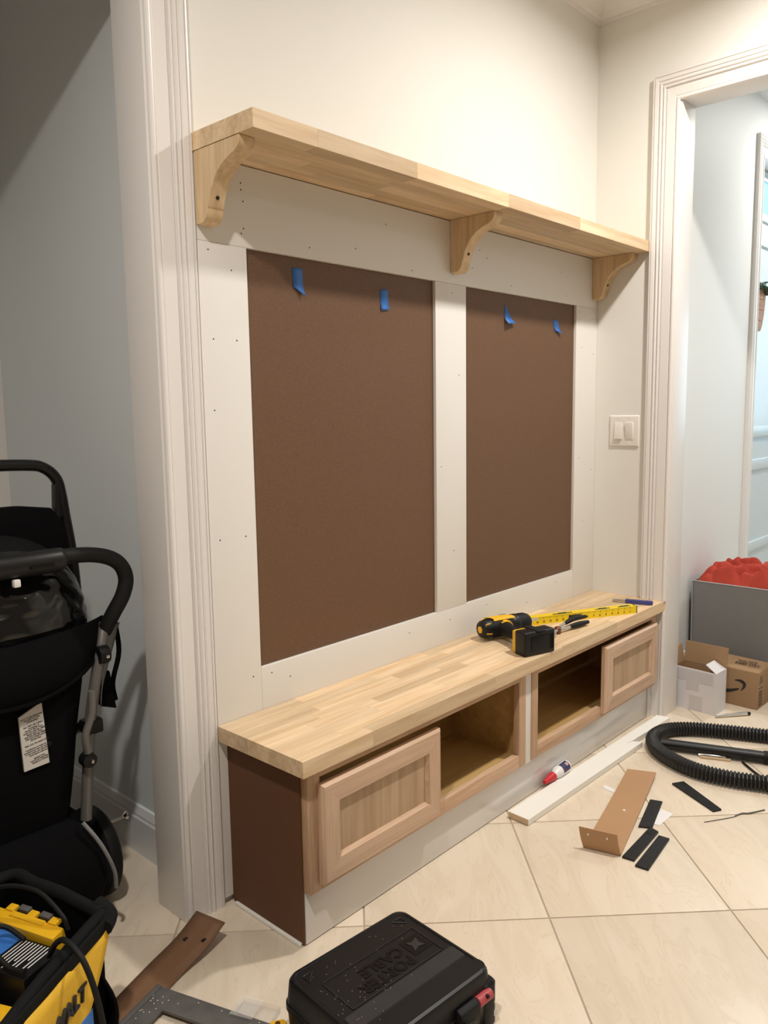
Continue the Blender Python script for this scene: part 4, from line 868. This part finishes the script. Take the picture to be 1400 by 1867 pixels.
lm = frame_mx((-0.540, 0.010, 0.2232), vx, -vy)
for k, ln in enumerate((0.070, 0.074, 0.060, 0.072, 0.050, 0.070, 0.066, 0.040, 0.060, 0.055)):
    b = MB(); b.mx = lm; x = 0.112 + k*0.0075; b.box(x, x + 0.0022, -0.008 - ln, -0.008, 0, 0.0003); b.build('printed_line', m_white, o2)
o3 = thing('yellow_case', 'plain yellow plastic case at the near left end of the tool bag', 'organizer box')
w1, w2 = Vector((0.058, -0.030, 0.02)).normalized(), Vector((0.45, 0.89, 0)).normalized()
b = MB(); b.mx = frame_mx((-0.690, -0.262, 0.192), Vector((0.87, 0.42, 0)), Vector((-0.42, 0.87, 0))); b.box(0, 0.122, -0.030, 0.062, -0.10, 0); b.build('case', m_yel, o3, bevel=0.006)
b = MB(); b.mx = frame_mx((-0.690, -0.262, 0.192), Vector((0.87, 0.42, 0)), Vector((-0.42, 0.87, 0))); b.box(0.050, 0.112, 0.052, 0.066, -0.004, 0.006); b.build('latch_lip', m_yel, o3, bevel=0.002)
tag(MB().tube(bez([(-0.448, -0.152, 0.236), (-0.452, -0.136, 0.262), (-0.468, -0.070, 0.290), (-0.508, -0.005, 0.290), (-0.548, 0.015, 0.262)], 8), 0.0042, 10).build('black_cable', m_blk2, smooth=True), 'black cable arching over the yellow organizer in the tool bag', 'cable')
tag(MB().tube(bez([(-0.512, -0.110, 0.231), (-0.528, -0.072, 0.246), (-0.552, -0.070, 0.255), (-0.570, -0.110, 0.250), (-0.565, -0.165, 0.234), (-0.552, -0.205, 0.236)], 8), 0.0045, 10).build('black_cable', m_blk2, smooth=True), 'black cable looped over the blue tape in the tool bag', 'cable')
tag(MB().tube(bez([(-0.505, -0.195, 0.236), (-0.502, -0.225, 0.274), (-0.500, -0.262, 0.292), (-0.492, -0.305, 0.268), (-0.484, -0.330, 0.200), (-0.478, -0.345, 0.10), (-0.480, -0.36, 0.02), (-0.52, -0.41, 0.006), (-0.58, -0.45, 0.006)], 8), 0.0052, 10).build('black_cable', m_blk2, smooth=True), 'thick black cable hanging over the yellow front of the tool bag', 'cable')

# ------------------------------------------------------------------ stroller in the left opening
st = thing('baby_stroller', 'black baby stroller with foam handlebar standing in the left opening', 'stroller', (-0.41, 0.12, 0.0))
def mir(p): return [(-x, y, z) for x, y, z in reversed(p)]
half = [(0.0, 0.0, 0.890), (0.13, 0.0, 0.892), (0.205, 0.0, 0.884), (0.252, 0.0, 0.862), (0.271, 0.0, 0.825), (0.262, 0.0, 0.785), (0.240, 0.01, 0.742), (0.226, 0.03, 0.700)]
MB().tube(bez(mir(half)[:-1] + half, 8), 0.0172, 16).build('foam_handlebar', m_blk2, st, smooth=True)
md_ = MB().loft([[(x, -0.004 + r*math.cos(2*PI*k/16), 0.888 + r*1.12*math.sin(2*PI*k/16)) for k in range(16)] for x, r in ((-0.128, 0.018), (-0.122, 0.022), (0.112, 0.0235), (0.122, 0.022), (0.126, 0.018))]).build('fold_handle', m_blk, st, smooth=True)
box(0.045, 0.095, -0.031, -0.024, 0.880, 0.886).build('slot', m_emboss, md_)
box(0.012, 0.026, -0.022, -0.008, 0.846, 0.862).build('white_button', m_white, md_, bevel=0.003)
arch = [(0.0, 0.18, 1.086), (0.14, 0.18, 1.082), (0.182, 0.18, 1.072), (0.208, 0.18, 1.045), (0.217, 0.18, 1.005), (0.222, 0.18, 0.96), (0.236, 0.185, 0.86), (0.245, 0.19, 0.72)]
MB().tube(bez(mir(arch)[:-1] + arch, 8), 0.0132, 14).build('upper_handle', m_blk, st, smooth=True)
for s in (1, -1): MB().hexa([(s*.196, .168, .955), (s*.214, .168, .955), (s*.214, .192, .955), (s*.196, .192, .955)], [(s*.200, .168, 1.035), (s*.212, .168, 1.035), (s*.212, .192, 1.035), (s*.200, .192, 1.035)]).build('handle_joint', m_blk, st, bevel=0.003)
def sring(z, hw, y0, y1, r=0.03, n=5):
    return [(x, y, z) for x, y, _ in rrect(hw*2, y1 - y0, min(r, (y1-y0)/2.2), 0, n, 0, (y0+y1)/2)]
MB().loft([sring(0.60, 0.215, 0.10, 0.20), sring(0.75, 0.222, 0.11, 0.20), sring(0.88, 0.218, 0.13, 0.20), sring(0.95, 0.205, 0.14, 0.20), sring(0.980, 0.185, 0.15, 0.20), sring(0.990, 0.12, 0.155, 0.195)]).build('upper_seat_back', m_fabric, st, smooth=True)
# hood: rounded shell with a vinyl window and a hanging hem
def hood(u, v, k=1.0):
    a = -PI/2 + PI*u; b = v * PI/2
    x = 0.232*k*math.copysign(abs(math.sin(a))**0.8, math.sin(a))*(0.55 + 0.45*math.cos(b)**0.6 if b < 1.5 else 0.55)
    return (x, 0.19 - 0.185*k*math.cos(a)**0.7*math.cos(b)**0.8, 0.715 + 0.225*k*math.sin(b)*(0.35 + 0.65*math.cos(a)**0.6))
MB().grid(hood, 28, 16).build('hood', m_fabric2, st, smooth=True, solid=0.004)
def win(u, v):
    uu = 0.14 + 0.72*u; vv = 0.06 + 0.60*v*(0.75 + 0.25*math.sin(PI*u)); p = Vector(hood(uu, vv, 1.0)); p.y -= 0.006 + 0.010*abs(mn.noise(Vector((u*6, v*3.5, 2.0)))) + 0.004*mn.noise(Vector((u*14, v*9, 5.0))); return tuple(p)
MB().grid(win, 60, 30).build('vinyl_window', m_vinyl, st, smooth=True)
def hem(u, v):
    s = u*2 - 1; zt = 0.722 + 0.012*abs(s); zb = 0.596 + 0.075*s*s
    return (0.232*s, -0.004 + 0.05*abs(s)**3 - 0.030*math.sin(PI*v*0.8)*(1 - abs(s)**3), zt + (zb - zt)*v)
MB().grid(hem, 24, 8).build('hood_hem', m_fabric, st, smooth=True, solid=0.004)
MB().tube([hem(k/24, 1.0) for k in range(25)], 0.007, 8).build('hem_piping', m_fabric, st, smooth=True)
MB().loft([sring(0.74, 0.195, 0.03, 0.20), sring(0.60, 0.168, 0.010, 0.20), sring(0.50, 0.146, 0.004, 0.22), sring(0.40, 0.132, 0.004, 0.24), sring(0.27, 0.118, 0.02, 0.26)]).build('rear_panel', m_fabric, st, smooth=True)
lbp = [(0.008, 0.566), (0.058, 0.588), (0.066, 0.449), (0.012, 0.446)]
lb = MB().loft([[(x, -0.0005 + 0.003, z) for x, z in lbp], [(x, -0.0025, z) for x, z in lbp]]).build('care_label', m_label, st)
ttxt = ['NOT TO BE REMOVED', 'EXCEPT BY THE', 'CONSUMER', '', 'ALL NEW MATERIAL', 'consisting of', 'FRONT SEAT PAD:', '100% POLYESTER FIBER', 'REAR SEAT PAD:', '85% POLYESTER FIBER', '15% POLYURETHANE', 'FOAM PAD', '', 'REG. NO. PA-24624 (CN)', '', 'Certification is made by the', 'manufacturer that the materials', 'in this article are described in', 'accordance with law.', '', 'MADE FOR:', 'DATE OF DELIVERY', 'MADE IN CHINA']
text_mesh('\n'.join(ttxt), 0.0047, m_ink, 'label_print', lb, frame_mx((0.0350, -0.0028, 0.560), (1, 0, 0.12), (-0.06, 0, 1)), depth=0.0001, align='CENTER', bold=0.00008, line=0.98)
for s in (1, -1):
    MB().tube(bez([(s*.228, .03, .720), (s*.202, .012, .650), (s*.171, .006, .529), (s*.155, .004, .41), (s*.142, .004, .285)], 6), 0.0125, 14).build('frame_tube', m_frame, st, smooth=True)
    MB().tube(bez([(s*.162, -.022, .588), (s*.158, -.022, .535), (s*.142, -.020, .490), (s*.146, -.018, .448)], 6), 0.0085, 12).build('fold_strut', m_frame, st, smooth=True)
    MB().lathe([(0, -.012), (.020, -.012), (.022, 0), (.020, .012), (0, .012)], 18, (s*.205, .004, .655), (1, 0, 0)).build('hinge', m_blk, st, smooth=True)
    MB().lathe([(0, -.012), (.017, -.012), (.018, 0), (.016, .012), (0, .012)], 18, (s*.148, -.012, .430), (0, -1, 0)).build('hinge', m_blk, st, smooth=True)
    MB().lathe([(0, .006), (.004, .005), (.0045, 0)], 10, (s*.152, -.024, .428), (0, -1, 0)).build('rivet', m_chrome, st, smooth=True)
    MB().lathe([(0, .006), (.004, .005), (.0045, 0)], 10, (s*.205, -.018, .655), (0, -1, 0)).build('rivet', m_chrome, st, smooth=True)
    box(s*.170 - .018, s*.170 + .022, -.008, .030, .480, .512).build('tube_clamp', m_blk, st, bevel=0.005)
    def msh(u, v, s=s): return (s*(0.216 - 0.018*v + 0.056*u*(1 - 0.8*v)), 0.012 + 0.03*u, 0.700 - 0.170*v + 0.01*u)
    MB().grid(msh, 4, 8).build('mesh_gusset', m_mesh, st, smooth=True, solid=0.002)
    MB().tube(bez([(s*.262, .045, .715), (s*.268, .045, .64), (s*.248, .045, .57), (s*.252, .045, .525)], 6), 0.006, 8).build('gusset_binding', m_fabric, st, smooth=True)
    MB().hexa([(s*.215, .04, .520), (s*.252, .04, .505), (s*.252, .06, .505), (s*.215, .06, .520)], [(s*.226, .04, .60), (s*.240, .04, .60), (s*.240, .06, .60), (s*.226, .06, .60)]).build('side_flap', m_fabric, st, bevel=0.003)
    # wheels
    for wy, r_ in ((0.155, 0.112), (0.62, 0.085)):
        wl = MB().lathe([(r_*.62, -.018), (r_*.88, -.021), (r_*.98, -.012), (r_, 0), (r_*.98, .012), (r_*.88, .021), (r_*.62, .018), (r_*.62, -.018)], 36, (s*.232, wy, r_), (1, 0, 0)).build('wheel', m_blk2, st, smooth=True)
        MB().lathe([(0, -.016), (.022, -.020), (.026, -.010), (r_*.64, -.008), (r_*.64, .008), (.026, .010), (.022, .020), (0, .016)], 24, (s*.232, wy, r_), (1, 0, 0)).build('hub', m_blk, wl, smooth=True)
    MB().tube(bez([(s*.143, .004, .30), (s*.160, .08, .20), (s*.210, .155, .112)], 6), 0.012, 12).build('rear_leg', m_blk, st, smooth=True)
    MB().tube(bez([(s*.171, .03, .500), (s*.20, .35, .32), (s*.20, .62, .12)], 6), 0.012, 12).build('front_leg', m_frame, st, smooth=True)
    MB().tube([(s*.20, .62, .125), (s*.232, .62, .085)], 0.010, 12).build('front_axle', m_blk, st, smooth=True)
MB().tube([(-.215, .155, .112), (.215, .155, .112)], 0.009, 12).build('rear_axle', m_frame, st, smooth=True)
MB().loft([sring(0.10, 0.120, -0.02, 0.42, .05), sring(0.105, 0.165, -0.045, 0.46, .05), sring(0.16, 0.180, -0.060, 0.47, .06), sring(0.22, 0.172, -0.055, 0.47, .06), sring(0.28, 0.150, -0.02, 0.45, .05), sring(0.295, 0.12, 0.0, 0.44, .05)]).build('storage_basket', m_fabric, st, smooth=True)
MB().tube(bez([(.118, -.030, .298), (.140, -.050, .255), (.158, -.058, .210), (.172, -.056, .165), (.176, -.05, .125)], 6), 0.0045, 8).build('reflective_piping', m_mesh, st, smooth=True)
MB().loft([sring(0.30, 0.16, 0.18, 0.50, .05), sring(0.42, 0.185, 0.20, 0.58, .05), sring(0.46, 0.185, 0.22, 0.60, .05)]).build('seat', m_fabric, st, smooth=True)
